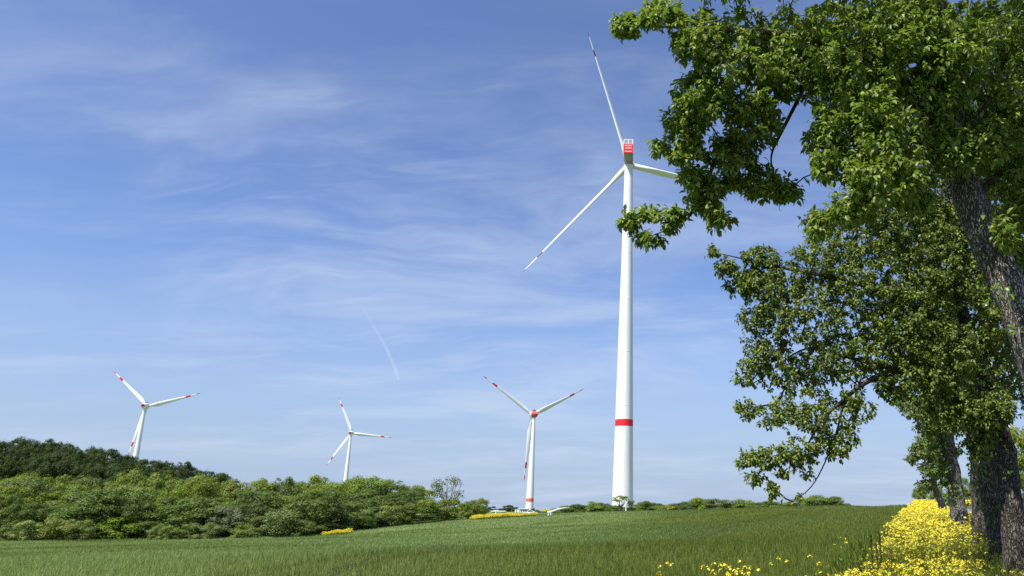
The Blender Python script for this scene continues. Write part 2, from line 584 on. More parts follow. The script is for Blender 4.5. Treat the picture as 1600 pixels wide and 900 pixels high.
def turbine(hub_px, Y, psi, phi, L, tilt, base_z, tower, bands, name_label, style, cat='wind turbine', reds=((.72, .81), (.92, 1.))):
    H = Vector(P(*hub_px, Y))
    ax = Vector((math.sin(psi) * math.cos(tilt), -math.cos(psi) * math.cos(tilt), math.sin(tilt)))
    overhang = 5.2 if style == 'box' else 4.2
    back = Vector((ax.x, ax.y, 0)).normalized()
    T = H - back * overhang                      # tower axis
    root = empty('wind_turbine', (T.x, T.y, base_z))
    tag(root, name_label, cat)
    hz = H.z - base_z
    top = hz - (2.42 if style == 'box' else 2.4)
    mb = MB()
    prof = [(z * top, r) for z, r in tower]
    zs = np.array([q[0] for q in prof]); rs = np.array([q[1] for q in prof])
    zz = np.unique(np.concatenate([np.linspace(0, top, 40), zs]))
    mb.tube([(0, 0, z) for z in zz], np.interp(zz, zs, rs), 48)
    t = mb.build('tower', M['white'], root, smooth=True)
    for (z0, z1, mk) in bands:
        b = MB()
        zl = np.linspace(z0, z1, 4)
        b.tube([(0, 0, z) for z in zl], np.interp(zl, zs, rs) + .035, 48)
        b.build('red_band', M[mk], t, smooth=True)
    if style == 'box':                           # flange joints between tower sections
        for f_ in (.28, .43, .58, .72, .86):
            b = MB()
            z = f_ * top; r = np.interp(z, zs, rs)
            b.tube([(0, 0, z - .08), (0, 0, z + .08)], [r + .035, r + .035], 48)
            b.build('flange', M['white'], t, smooth=False)
    # nacelle local frame: +Y backwards (away from rotor), hub at y=0
    yaw = math.atan2(-back.x, back.y) + math.pi  # local -Y -> back (towards the rotor)
    if style == 'box':
        prof = [(2.2, 2.6, 2.0), (3.2, 3.3, 2.25), (16.2, 3.4, 2.3), (17.4, 3.1, 2.1)]
        V, Fq = [], []
        kx = 9
        for (y, w, h) in prof:
            a = np.arange(28) * 2 * math.pi / 28
            ex = .28
            sx = np.sign(np.cos(a)) * np.abs(np.cos(a)) ** ex; sz = np.sign(np.sin(a)) * np.abs(np.sin(a)) ** ex
            V.append(np.stack([sx * w * .62, np.full(28, y), sz * h], -1))
        V = np.vstack(V) + np.array([0, 0, -.1]); nn = len(prof)
        i = np.arange(nn - 1)[:, None] * 28; j = np.arange(28)[None]; jj = (j + 1) % 28
        Fq = np.stack([i + j, i + jj, i + 28 + jj, i + 28 + j], -1).reshape(-1, 4)
        b = MB(); b.add(V, Fq)
        for s_, r0 in ((0, 0), (1, (nn - 1) * 28)):
            ring = V[r0:r0 + 28]
            vv = np.vstack([ring, ring.mean(0)])
            b.add(vv, [[i_, (i_ + 1) % 28, 28] for i_ in range(28)])
        body = b.build('nacelle', M['grey'], root, smooth=False)
        place = lambda o: (setattr(o, 'location', (H.x - T.x, H.y - T.y, hz)), setattr(o, 'rotation_euler', (0, 0, yaw)))
        place(body)
        def sub(mbx, nm, mat, par=body):
            o = mbx.build(nm, mat, par); return o
        b = MB()                                 # red rear panel wraps the upper rear
        b.box((0, 16.9, .15), (4.3, 1.4, 4.3)); sub(b, 'rear_panel', M['red'])
        for z in (1.5, .35, -1.3):
            b = MB(); b.box((0, 17.62, z), (3.0, .12, .3)); sub(b, 'rear_stripe', M['white'])
        b = MB()
        b.box((0, 16.6, 5.05), (4.3, .35, .35)); b.box((0, 16.6, 2.5), (4.3, .35, .35))
        for x in (-2.0, 0, 2.0): b.box((x, 16.6, 3.78), (.3, .35, 2.25))
        for x in (-1.5, 1.5): b.box((x, 15.2, 2.4), (.3, 2.4, .3))
        sub(b, 'cooler_frame', M['white'])
        for x in (-1.0, 1.0):
            b = MB(); b.box((x, 16.6, 3.78), (1.65, .18, 2.2)); sub(b, 'cooler_grille', M['grille'])
        for x in (-1.2, 1.2):
            b = MB(); b.tube([(x, 13.6, 2.1), (x, 13.6, 4.7)], .06, 6); sub(b, 'weather_mast', M['grey'])
        hub_r, nose = 2.0, 'white'
    else:
        # drop-shaped nacelle
        ys = np.array([1.2, 1.8, 3.2, 5.0, 7.0, 9.0, 10.8, 12.0]); rr = np.array([3.0, 3.35, 3.5, 3.3, 2.75, 1.95, 1.05, .1])
        yf = np.linspace(1.2, 12, 26); rf = np.interp(yf, ys, rr)
        b = MB(); b.tube([(0, y, 0) for y in yf], rf, 36)
        body = b.build('nacelle', M['white'], root, smooth=True)
        body.location = (H.x - T.x, H.y - T.y, hz); body.rotation_euler = (0, 0, yaw)
        b = MB(); yf = np.linspace(9.4 if style == 'drop' else 4.4, 12, 14); b.tube([(0, y, 0) for y in yf], np.interp(yf, ys, rr) + .05, 36, cap=False)
        b.build('red_tail', M['tail_red'], body, smooth=True)
        b = MB(); b.box((0, 3.6, 3.7), (2.4, 2.2, 1.0)); b.tube([(0, 5.2, 3.2), (0, 5.2, 5.2)], .08, 6)
        b.build('hatch', M['dark'], body)
        hub_r, nose = 2.1, 'white'
    # hub
    b = MB()
    yf = np.linspace(-3.0, 1.6, 14); rf = hub_r * 1.25 * np.sqrt(np.clip(1 - ((yf - .6) / 3.7) ** 2, .02, 1))
    b.tube([(0, y, 0) for y in yf], rf, 32)
    hub = b.build('hub', M['white' if style == 'box' else nose], root, smooth=True)
    # orientation with tilt: local -Y -> ax, local X -> horizontal
    zax = Vector((0, 0, 1))
    rgt = zax.cross(ax).normalized(); up = ax.cross(rgt)
    from mathutils import Matrix
    Mx = Matrix((( -rgt.x, -ax.x, up.x), (-rgt.y, -ax.y, up.y), (-rgt.z, -ax.z, up.z))).to_4x4()
    loc = Vector((H.x - T.x, H.y - T.y, hz))
    hub.matrix_local = Matrix.Translation(loc) @ Mx
    for kk in range(3):
        a = phi + kk * 2 * math.pi / 3
        dvec = rgt * math.cos(a) + up * math.sin(a)
        tang = ax.cross(dvec).normalized()
        # columns: X->dvec, Y->-ax (downwind... prebend upwind), Z->tang
        Bm = Matrix(((dvec.x, ax.x, -tang.x), (dvec.y, ax.y, -tang.y), (dvec.z, ax.z, -tang.z))).to_4x4()
        segs = []
        root_r = 1.35 if style == 'box' else 1.25
        pitch = 58 if style == 'box' else 6
        chord = 4.3 if style == 'box' else 4.5
        V, Fq = blade_arrays(L, root_r, chord, None, n=44, pitch=pitch)
        bl = MB(); bl.add(V, Fq)
        bo = bl.build('blade', M['white'], root, smooth=True)
        bo.matrix_local = Matrix.Translation(loc) @ Bm
        for lo, hi in reds:
            V, Fq = blade_arrays(L, root_r, chord, None, lo=lo, hi=hi, n=8, pitch=pitch)
            cen = V.reshape(8, -1, 3).mean(1, keepdims=True)
            Vr = V.reshape(8, -1, 3); Vr = cen + (Vr - cen) * np.array([1, 1.12, 1.05]); 
            r_ = MB(); r_.add(Vr.reshape(-1, 3), Fq)
            r_.build('red_stripe', M['red' if style != 'box' else 'shade_red'], bo, smooth=True)
    return root


tw_big = [(0, 4.45), (.12, 4.1), (.24, 3.8), (.45, 3.25), (.7, 2.55), (1, 1.9)]
tw_small = [(0, 3.9), (.05, 3.6), (.3, 3.05), (.65, 2.15), (1, 1.35)]
DG = R(5)
bz = lambda px, py, Y: float(P(px, py, Y)[2])
# main
Hm = P(983, 258, 345)
zb0 = P(974, 656, 340)[2]; zb1 = P(974, 666.5, 340)[2]
base_m = float(ground(Hm[0], 340)) - .3
turbine((983, 258), 345, R(182), R(73), 72, DG, base_m, tw_big, [(zb0 and zb1 - base_m, zb0 - base_m, 'red')],
        'largest white wind turbine with a red tower band and a red panelled nacelle', 'box', reds=((.81, .86), (.965, 1.)))
def small(hub, Y, psi, phi, L, label, band, style='drop'):
    H = P(*hub, Y); b0 = float(ground(H[0], Y)) - .5
    top = H[2] - b0
    return turbine(hub, Y, R(psi), R(phi), L, DG, b0, tw_small, [(b0_ * top, b1_ * top, 'orange_red') for b0_, b1_ in band], label, style)
small((831.5, 648), 760, 216, 32, 62, 'white wind turbine with red rounded nacelle standing behind the yellow strip and vehicles', [(.095, .13)], 'nose')
small((230, 635), 850, 188, 44, 54, 'white wind turbine with red striped blades rising behind the dark hill wood', [(.1, .13)])
small((550, 677), 1130, 184, 66, 56, 'smallest white wind turbine with red striped blades, above the bright green wood', [(.1, .13)])
small((1566, 597), 820, 188, 60, 58, 'white wind turbine mostly hidden behind the roadside pear trunks', [(.1, .13)])


# ------------------------------------------------------------------ leaves
LV = np.array([[0, 0, 0], [.28, -.27, .07], [.28, 0, 0], [.28, .27, .07], [.64, -.24, .02], [.64, 0, -.06], [.64, .24, .02], [.97, 0, -.34]])
LF = np.array([[0, 1, 2], [0, 2, 3], [1, 4, 5], [1, 5, 2], [2, 5, 6], [2, 6, 3], [4, 7, 5], [5, 7, 6]])
KV = np.array([[0, 0, 0], [.45, -.33, .06], [1, 0, -.1], [.45, .33, .06]])
KF = np.array([[0, 1, 2], [0, 2, 3]])


def unit(v):
    return v / (np.linalg.norm(v, axis=-1, keepdims=True) + 1e-9)


def stamp(c, d, nrm_, size, LVx=LV, LFx=LF, wid=1.):
    """leaves at c (N,3) pointing along d with normal nrm_"""
    d = unit(d); s = unit(np.cross(d, nrm_)); nn = np.cross(s, d)
    size = np.asarray(size)[:, None, None]
    V = c[:, None] + size * (LVx[None, :, 0:1] * d[:, None] + wid * LVx[None, :, 1:2] * s[:, None] + LVx[None, :, 2:3] * nn[:, None])
    n = len(c); k = len(LVx)
    Fx = (LFx[None] + (np.arange(n) * k)[:, None, None]).reshape(-1, 3)
    return V.reshape(-1, 3), Fx


def rvec(n):
    return unit(rng.normal(size=(n, 3)))


def bark_tube(pts, rad, sides=26, step=.05, amp=1., seed=0):
    p_, r_ = smooth_path(pts, rad, step)
    V, Fq = tube(p_, r_, sides)
    rr = np.repeat(r_, sides)
    cen = np.repeat(p_, sides, axis=0)
    D = unit(V - cen)
    out_ = np.empty(len(V))
    for i in range(len(V)):
        v = V[i]
        a = mnoise.noise(Vector((v[0] * 2.3 + seed, v[1] * 2.3, v[2] * 1.6)))
        b_ = abs(mnoise.noise(Vector((v[0] * 13 + seed, v[1] * 13, v[2] * 4.5))))
        c_ = mnoise.noise(Vector((v[0] * 30, v[1] * 30, v[2] * 14 + seed)))
        out_[i] = .22 * a + .17 * (.3 - b_) + .05 * c_
    return V + D * (rr * out_ * amp)[:, None], Fq


def grow(limbs, targets, step, wiggle=.12, seed=1):
    """connect each target to the nearest wood already there; returns twig polylines with radii and (tip, direction)"""
    rg = np.random.default_rng(seed)
    nodes = []; parent = []; rad0 = []
    for pts, rad in limbs:
        p_, r_ = smooth_path(pts, rad, step)
        for k, q in enumerate(p_):
            nodes.append(q); parent.append(-1); rad0.append(r_[k])
    nb = len(nodes)
    N = np.array(nodes)
    d0 = np.array([np.min(np.linalg.norm(N - t, axis=1)) for t in targets])
    order = np.argsort(d0)
    cap_ = nb + len(targets) * 14
    buf = np.zeros((cap_, 3)); buf[:nb] = N; cnt = nb
    par = list(parent); tips = []; paths = []
    for ti in order:
        t = targets[ti]
        dv = buf[:cnt] - t
        dist = np.linalg.norm(dv, axis=1)
        dist = dist + .35 * np.maximum(0, dv[:, 2])     # prefer growing from below
        j = int(np.argmin(dist))
        a = buf[j]; L = np.linalg.norm(t - a)
        m_ = int(max(2, min(12, L / step)))
        ctrlp = (a + t) / 2 + rg.normal(size=3) * L * wiggle + np.array([0, 0, .12 * L])
        path = [j]
        for q in range(1, m_ + 1):
            s_ = q / m_
            pt = (1 - s_) ** 2 * a + 2 * s_ * (1 - s_) * ctrlp + s_ * s_ * t + (rg.normal(size=3) * step * .10 if q < m_ else 0)
            buf[cnt] = pt; par.append(path[-1]); path.append(cnt); cnt += 1
        paths.append(path)
        tips.append((cnt - 1, unit(buf[cnt - 1] - buf[cnt - 2])))
    # pipe model
    load = np.zeros(cnt)
    for ti_, _ in tips: load[ti_] += 1
    for k in range(cnt - 1, nb - 1, -1):
        load[par[k]] += load[k]
    return buf[:cnt], par, load, paths, tips, nb


def make_pear_tree(base, trunk_limbs, side_limbs, blobs, label, step, leaf_len, per_tuft, mat, twig_r, seed, bark, sides=26, kite=False, sprouts=None, group=None, trunk_step=.05, dens=1.8, thin=None):
    """blobs: (px, py, rx, ry, Y, dY, number of tufts)"""
    rg = np.random.default_rng(seed)
    root = empty('pear_tree', tuple(base))
    tag(root, label, 'tree', group)
    off_ = np.array(base, float)
    limbs = [([P(*q[:3]) if not isinstance(q, np.ndarray) else q[:3] for q in L_[0]], L_[1]) for L_ in trunk_limbs + side_limbs]
    mb = MB()
    for k, (pts, rad) in enumerate(limbs[:len(trunk_limbs)]):
        V, Fq = bark_tube(pts, rad, sides, trunk_step, 1., seed * 3.1 + k)
        mb.add(V - off_, Fq)
    mb.build('trunk', bark, root, smooth=True)
    T_ = []
    for (px, py, rx, ry, Y, dY, n) in blobs:
        n = int(n * dens * (thin(px, py) if thin else 1))
        q = rvec(n) * (rg.random(n) ** (1 / 2.6))[:, None]
        for a in q:
            T_.append(P(px + a[0] * rx, py + a[1] * ry, Y + a[2] * dY))
    T_ = np.array(T_)
    T_ = T_[T_[:, 2] > 1.2]
    buf, par, load, paths, tips, nb = grow(limbs, T_, step, seed=seed)
    b = MB()
    for k, (pts, rad) in enumerate(limbs[len(trunk_limbs):]):
        V, Fq = bark_tube(pts, rad, 9, step * .8, .8, seed + 50 + k)
        b.add(V - off_, Fq)
    rr = twig_r * np.maximum(load, 1) ** .38
    VV, FF, n0 = [], [], 0
    for path in paths:
        pts = buf[path] - off_
        r_ = rr[path].copy(); r_[0] = min(r_[0], r_[1] * 1.2)
        V, Fq = tube(pts, r_, 4)
        VV.append(V); FF.append(Fq + n0); n0 += len(V)
    b.add(np.vstack(VV), np.vstack(FF))
    b.build('branches', M['twig'], root, smooth=True)
    # leaves: a rosette at each tip and pairs along the last stretch
    C_, D_, S_ = [], [], []
    for path, (ti, dr) in zip(paths, tips):
        k = int(rg.integers(per_tuft - 2, per_tuft + 3))
        spots_ = [buf[ti]] * max(3, int(k * .55))
        seg = path[1:]
        for _ in range(k - len(spots_)):
            i_ = rg.integers(max(0, len(seg) - 5), len(seg))
            a = buf[seg[i_]]; pr = buf[seg[i_ - 1]] if i_ else buf[path[0]]
            spots_.append(a + (pr - a) * rg.random())
        for sp_ in spots_:
            C_.append(sp_); D_.append(dr)
    C_ = np.array(C_) - off_; D_ = np.array(D_)
    n = len(C_)
    rv = rvec(n)
    D_ = unit(D_ * .5 + rv * 1.0 + np.array([0, 0, -.5]))
    C_ = C_ + D_ * (leaf_len * .45 * rng.random(n))[:, None] + rvec(n) * (leaf_len * .55 * rng.random(n))[:, None]      # petiole
    nrm_ = unit(np.array([0, 0, 1.]) * .75 + rvec(n) * .75 + np.array(SUN) * .55)
    V, Fx = stamp(C_, D_, nrm_, leaf_len * (.72 + .5 * rng.random(n)), KV if kite else LV, KF if kite else LF, .92)
    mats, mi = [mat], np.zeros(len(Fx), int)
    if sprouts:                                   # shoots that spring straight from the trunk
        C_, D_ = [], []
        for (px, py, Y, rx, ry, n, toward) in sprouts:
            q = rvec(n)
            for a in q:
                C_.append(P(px + a[0] * rx, py + a[1] * ry, Y - toward + a[2] * .08)); D_.append(a + np.array([0, -.5, -.5]))
        C_ = np.array(C_) - off_; D_ = np.array(D_)
        V2, F2 = stamp(C_, D_, unit(rvec(len(C_)) + np.array([0, -.3, .8])), leaf_len * (.6 + .5 * rng.random(len(C_))), LV, LF)
        Fx = np.vstack([Fx, F2 + len(V)]); V = np.vstack([V, V2])
        mats.append(M['sprout'] if leaf_len < .08 and not kite else mat)
        mi = np.append(mi, np.ones(len(F2), int))
    mesh_np('crown', V, Fx, mats, root, False, mi)
    return root


# ---- near tree
yn = 6.5
trunk_N = [([(1790, 1180, 6.3), (1735, 900, 6.3), (1668, 690, 6.35), (1618, 545, 6.4), (1575, 450, 6.45), (1545, 385, 6.5), (1512, 300, 6.5), (1490, 230, 6.55), (1482, 140, 6.6), (1472, 40, 6.6), (1450, -80, 6.6), (1440, -220, 6.6)],
            [.26, .205, .178, .166, .153, .144, .128, .108, .10, .085, .065, .035])]
side_N = [([(1490, 240, 6.55), (1425, 140, 6.4), (1335, 80, 6.3), (1220, 52, 6.25), (1100, 45, 6.2), (1000, 40, 6.2)], [.055, .05, .04, .028, .016, .006]),
          ([(1484, 185, 6.6), (1390, 150, 6.8), (1290, 128, 6.9), (1195, 165, 6.9), (1130, 230, 6.8), (1098, 300, 6.75), (1070, 345, 6.7), (1010, 372, 6.7)], [.05, .045, .038, .03, .022, .015, .009, .004]),
          ([(1255, 140, 6.9), (1222, 205, 6.9), (1205, 245, 6.85), (1212, 285, 6.8)], [.02, .014, .010, .005]),
          ([(1500, 270, 6.5), (1440, 245, 6.6), (1380, 262, 6.3), (1335, 320, 6.1)], [.03, .022, .015, .006]),
          ([(1478, 90, 6.6), (1400, 10, 6.4), (1290, -60, 6.3), (1180, -90, 6.2)], [.045, .035, .025, .01]),
          ([(1490, 240, 6.55), (1560, 150, 6.9), (1650, 60, 7.2), (1760, 10, 7.4)], [.06, .05, .035, .015]),
          ([(1520, 310, 6.55), (1590, 250, 7.0), (1660, 220, 7.3), (1800, 180, 7.6)], [.04, .03, .025, .015]),
          ([(1600, 500, 6.4), (1680, 400, 6.6), (1780, 330, 6.8)], [.05, .04, .02]),
          ([(1450, -80, 6.6), (1350, -200, 6.4), (1250, -280, 6.2)], [.05, .035, .012]),
          ([(1445, -150, 6.6), (1560, -260, 7.0), (1680, -330, 7.4)], [.045, .03, .012])]
blobs_N = [(985, 38, 28, 18, 6.2, .2, 26), (1035, 22, 38, 24, 6.2, .3, 36), (1100, 60, 50, 50, 6.3, .4, 70), (1100, 150, 50, 42, 6.5, .5, 75), (1070, 190, 40, 34, 6.6, .4, 44),
           (1072, 232, 34, 22, 6.6, .3, 24), (1030, 226, 14, 16, 6.6, .15, 8), (1145, 240, 45, 36, 6.8, .4, 50),
           (1170, 100, 90, 85, 6.5, .6, 160), (1180, 190, 48, 45, 6.7, .5, 60), (1250, 80, 90, 75, 6.6, .7, 150),
           (1103, 300, 34, 34, 6.75, .25, 42), (1122, 335, 22, 20, 6.7, .2, 18), (1148, 282, 24, 15, 6.8, .2, 14), (1085, 275, 25, 20, 6.7, .2, 14),
           (1058, 335, 24, 12, 6.7, .15, 12), (1018, 334, 22, 9, 6.7, .15, 9), (985, 346, 17, 14, 6.7, .12, 12), (1012, 374, 24, 10, 6.7, .12, 13), (1045, 352, 18, 8, 6.7, .12, 6),
           (1200, 290, 42, 22, 6.8, .25, 32), (1190, 262, 22, 14, 6.85, .2, 10), (1228, 300, 24, 16, 6.8, .2, 14),
           (1330, 70, 90, 80, 6.4, .8, 170), (1310, 175, 44, 60, 6.4, .6, 75), (1300, 250, 34, 40, 6.4, .5, 40), (1272, 222, 14, 22, 6.5, .3, 9), (1380, 180, 80, 90, 6.1, .5, 170), (1385, 270, 62, 60, 5.9, .4, 95), (1330, 320, 45, 30, 6.1, .4, 40), (1276, 352, 28, 22, 6.5, .3, 20),
           (1440, 80, 90, 90, 6.5, .9, 180), (1540, 120, 90, 110, 7.0, .8, 210), (1560, 240, 70, 70, 7.2, .7, 100), (1480, 200, 45, 60, 7.1, .3, 50), (1478, 130, 48, 60, 6.15, .25, 60), (1492, 232, 42, 44, 6.15, .15, 44), (1440, 300, 34, 30, 6.2, .2, 20), (1462, 215, 34, 26, 6.2, .15, 24), (1545, 215, 34, 40, 6.2, .2, 28), (1590, 180, 40, 60, 6.3, .3, 40), (1590, 395, 24, 40, 6.9, .2, 20), (1600, 440, 40, 60, 7.3, .4, 40), (1600, 300, 40, 60, 6.6, .4, 50), (1600, 40, 90, 60, 7.0, .9, 90),
           (1410, 40, 60, 50, 5.9, .3, 60), (1500, 60, 70, 60, 6.0, .4, 70), (1590, 330, 40, 40, 7.0, .4, 30), (1570, 365, 22, 28, 6.1, .15, 16),
           (1700, 200, 120, 200, 7.2, 1.1, 200), (1700, 380, 90, 60, 7.0, .8, 60),
           (1300, -90, 170, 90, 6.3, 1.2, 190), (1500, -120, 170, 110, 6.6, 1.4, 190), (1650, -120, 140, 130, 7.0, 1.4, 140), (1130, -50, 80, 50, 6.3, .5, 60), (1400, -280, 200, 110, 6.4, 1.2, 170), (1600, -330, 150, 100, 6.9, 1.2, 110), (1450, 60, 200, 150, 8.2, .9, 200), (1650, 120, 150, 150, 8.6, .9, 100)]
bN = P(1790, 1180, 6.3); bN[2] = ground(bN[0], bN[1]) - .05
make_pear_tree(bN, trunk_N, side_N, blobs_N, 'nearest pear tree with a thick leaning trunk running out of the photo\'s right side',   .07, .064, 12, M['pear'], .0022, 3, M['bark'],
               sprouts=[(1560, 462, 6.35, 18, 22, 22, .16), (1545, 345, 6.4, 12, 14, 10, .2), (1592, 505, 6.3, 10, 20, 8, .16)])

# ---- second tree with the long arching limb
trunk_M = [([(1600, 965, 11.8), (1590, 860, 11.8), (1576, 770, 11.8), (1566, 705, 11.9), (1556, 660, 12), (1543, 610, 12.1), (1522, 545, 12.2), (1500, 465, 12.2), (1502, 390, 12.3), (1490, 320, 12.4), (1470, 240, 12.5)],
            [.24, .185, .17, .175, .15, .125, .105, .09, .075, .055, .03]),
           ([(1575, 745, 11.9), (1577, 705, 11.8), (1571, 684, 11.7)], [.12, .11, .045])]
side_M = [([(1552, 655, 12), (1505, 628, 11.9), (1452, 586, 11.7), (1402, 578, 11.5), (1352, 598, 11.3), (1318, 625, 11.2), (1285, 655, 11.1), (1262, 695, 11.1), (1240, 735, 11.0)], [.085, .075, .062, .05, .038, .028, .02, .012, .005]),
          ([(1402, 578, 11.5), (1330, 560, 11.6), (1260, 545, 11.7), (1190, 590, 11.7)], [.035, .025, .017, .006]),
          ([(1318, 625, 11.2), (1310, 665, 11.2), (1290, 720, 11.1), (1268, 760, 11.1), (1240, 784, 11.0)], [.02, .015, .010, .007, .004]),
          ([(1522, 545, 12.2), (1430, 480, 12), (1330, 440, 11.8), (1230, 420, 11.7), (1120, 395, 11.6)], [.06, .05, .036, .022, .006]),
          ([(1500, 465, 12.2), (1420, 390, 12.2), (1320, 350, 12.1)], [.05, .035, .012]),
          ([(1540, 600, 12.1), (1590, 520, 12.4), (1660, 450, 12.8)], [.06, .045, .015])]
blobs_M = [(1113, 393, 12, 9, 11.6, .15, 6), (1136, 418, 20, 14, 11.6, .2, 16), (1190, 402, 34, 18, 11.7, .3, 34), (1160, 440, 32, 24, 11.7, .35, 34),
           (1215, 440, 55, 38, 11.7, .6, 80), (1290, 400, 60, 42, 11.8, .7, 85), (1190, 490, 42, 35, 11.7, .5, 50), (1265, 490, 70, 55, 11.6, .8, 130), (1360, 440, 80, 65, 11.9, 1.0, 170),
           (1170, 575, 30, 30, 11.7, .35, 30), (1195, 545, 40, 32, 11.7, .45, 38), (1240, 580, 52, 42, 11.6, .6, 66), (1310, 560, 62, 48, 11.6, .8, 90), (1380, 530, 70, 62, 11.8, .9, 130),
           (1165, 640, 20, 18, 11.5, .25, 14), (1215, 645, 42, 26, 11.3, .4, 40), (1275, 640, 45, 36, 11.2, .5, 48), (1335, 635, 34, 28, 11.2, .5, 32),
           (1170, 716, 20, 18, 11.1, .2, 16), (1205, 712, 30, 22, 11.1, .3, 26), (1250, 705, 36, 26, 11.1, .35, 36), (1300, 695, 34, 26, 11.1, .35, 32), (1180, 745, 18, 12, 11.0, .2, 10), (1207, 765, 12, 13, 11.0, .15, 8), (1222, 742, 14, 8, 11, .1, 4), (1250, 775, 8, 6, 11.0, .1, 2), (1262, 742, 8, 10, 11.0, .1, 3), (1325, 678, 20, 18, 11.1, .3, 12),
           (1430, 490, 70, 85, 11.8, .9, 170), (1440, 590, 60, 42, 11.6, .7, 80), (1480, 560, 60, 70, 11.5, .6, 100), (1390, 600, 30, 24, 11.5, .4, 26),
           (1400, 360, 110, 65, 12.2, .9, 250), (1440, 330, 120, 70, 13.5, .8, 160), (1560, 320, 80, 90, 12.2, .8, 140), (1300, 345, 44, 24, 12.1, .5, 30), (1500, 380, 70, 100, 12.8, .7, 130), (1560, 560, 60, 90, 12.3, .8, 130), (1600, 440, 90, 100, 12.9, .9, 140), (1500, 640, 55, 28, 11.5, .4, 60), (1550, 640, 40, 30, 11.4, .3, 50), (1530, 690, 26, 30, 11.5, .12, 26),
           (1480, 240, 130, 110, 12.6, 1.2, 180), (1390, 250, 70, 80, 12.2, 1.2, 120), (1560, 460, 40, 90, 11.6, .5, 90), (1480, 420, 60, 70, 11.8, .6, 90), (1590, 250, 100, 120, 13, 1.2, 130), (1660, 560, 60, 90, 12.8, .9, 70)]
bM = P(1600, 965, 11.8); bM[2] = ground(bM[0], bM[1]) - .05
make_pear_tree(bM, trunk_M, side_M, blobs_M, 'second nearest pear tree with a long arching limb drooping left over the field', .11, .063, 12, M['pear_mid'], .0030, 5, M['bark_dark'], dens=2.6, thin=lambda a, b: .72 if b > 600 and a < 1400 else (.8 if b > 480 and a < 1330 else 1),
               sprouts=[(1532, 665, 11.5, 26, 34, 70, .15), (1560, 700, 11.6, 12, 14, 16, .2), (1575, 740, 11.5, 8, 6, 6, .15)])


def roadside_tree(Y, path, rad, blobs, label, seed, leaf_len, per, step, twig, kite, side=[], sprouts=None, sides=20):
    b = P(*path[0]); b[2] = ground(b[0], b[1]) - .05
    first = np.array([b[0], b[1], b[2]])
    tr = [([first] + list(path[1:]), rad)]
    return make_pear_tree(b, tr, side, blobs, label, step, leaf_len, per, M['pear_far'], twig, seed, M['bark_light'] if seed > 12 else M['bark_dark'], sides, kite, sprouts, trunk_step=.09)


roadside_tree(14.5, [(1569, 925, 14.5), (1562, 850, 14.5), (1549, 770, 14.5), (1538, 700, 14.6), (1530, 620, 14.7), (1540, 520, 14.8), (1530, 400, 15), (1520, 280, 15.2)],
              [.24, .19, .18, .17, .15, .12, .09, .04],
              [(1530, 560, 80, 80, 15, 1.2, 110), (1480, 500, 70, 80, 15, 1.2, 110), (1560, 420, 100, 110, 15, 1.4, 150), (1440, 400, 90, 90, 15.3, 1.3, 110), (1600, 600, 50, 60, 15.2, .8, 50), (1500, 250, 130, 100, 15.5, 1.5, 120), (1460, 640, 40, 26, 14.8, .6, 34), (1545, 655, 30, 16, 14.8, .5, 20)],
              'pear tree with an ivy clad trunk right behind the arching limbed one', 11, .08, 9, .16, .0035, False,
              side=[([(1538, 700, 14.6), (1500, 640, 14.8), (1450, 600, 15)], [.07, .05, .02])],
              sprouts=[(1528, 720, 14.4, 14, 40, 80, .2), (1522, 790, 14.4, 10, 26, 20, .15), (1548, 780, 14.4, 10, 40, 14, .25)])
roadside_tree(18, [(1536, 895, 18), (1534, 830, 18), (1531, 770, 18), (1527, 700, 18.1), (1515, 620, 18.2), (1500, 520, 18.4), (1490, 400, 18.6)],
              [.26, .21, .19, .17, .15, .12, .05],
              [(1510, 600, 55, 50, 18.2, 1.2, 80), (1470, 560, 60, 60, 18.4, 1.4, 100), (1500, 450, 90, 90, 18.5, 1.6, 140), (1445, 480, 60, 60, 18.5, 1.4, 80), (1480, 350, 90, 70, 18.8, 1.5, 80), (1455, 640, 34, 22, 18.2, .8, 40), (1490, 665, 30, 16, 18.2, .8, 26)],
              'third pear tree of the row, its trunk left of the ivy clad one', 12, .10, 9, .2, .004, True,
              side=[([(1527, 700, 18.1), (1490, 650, 18.2), (1440, 620, 18.4)], [.08, .06, .02])],
              sprouts=[(1524, 730, 17.8, 8, 30, 40, .2)])
roadside_tree(23, [(1508, 868, 23), (1502, 822, 23), (1490, 750, 23), (1481, 690, 23), (1476, 640, 23.2), (1462, 570, 23.4), (1450, 480, 23.6)],
              [.28, .235, .215, .19, .15, .11, .04],
              [(1478, 655, 34, 20, 23, 1.0, 60), (1440, 640, 34, 20, 23, 1.2, 56), (1405, 628, 16, 12, 23, .8, 14), (1460, 600, 50, 40, 23.4, 1.6, 90), (1450, 520, 60, 50, 23.6, 1.8, 90), (1466, 700, 16, 22, 22.8, .5, 24), (1475, 740, 9, 26, 22.8, .3, 16), (1498, 700, 7, 12, 22.8, .3, 5), (1450, 668, 24, 12, 23, .8, 22)],
              'pear tree with bare grey lower trunk and leafy collar, just before the road', 13, .12, 9, .25, .005, True,
              side=[([(1481, 690, 23), (1450, 655, 23), (1410, 632, 23)], [.09, .06, .02])],
              sprouts=[(1488, 772, 22.7, 12, 16, 60, .25), (1476, 720, 22.8, 6, 30, 30, .1)], sides=18)
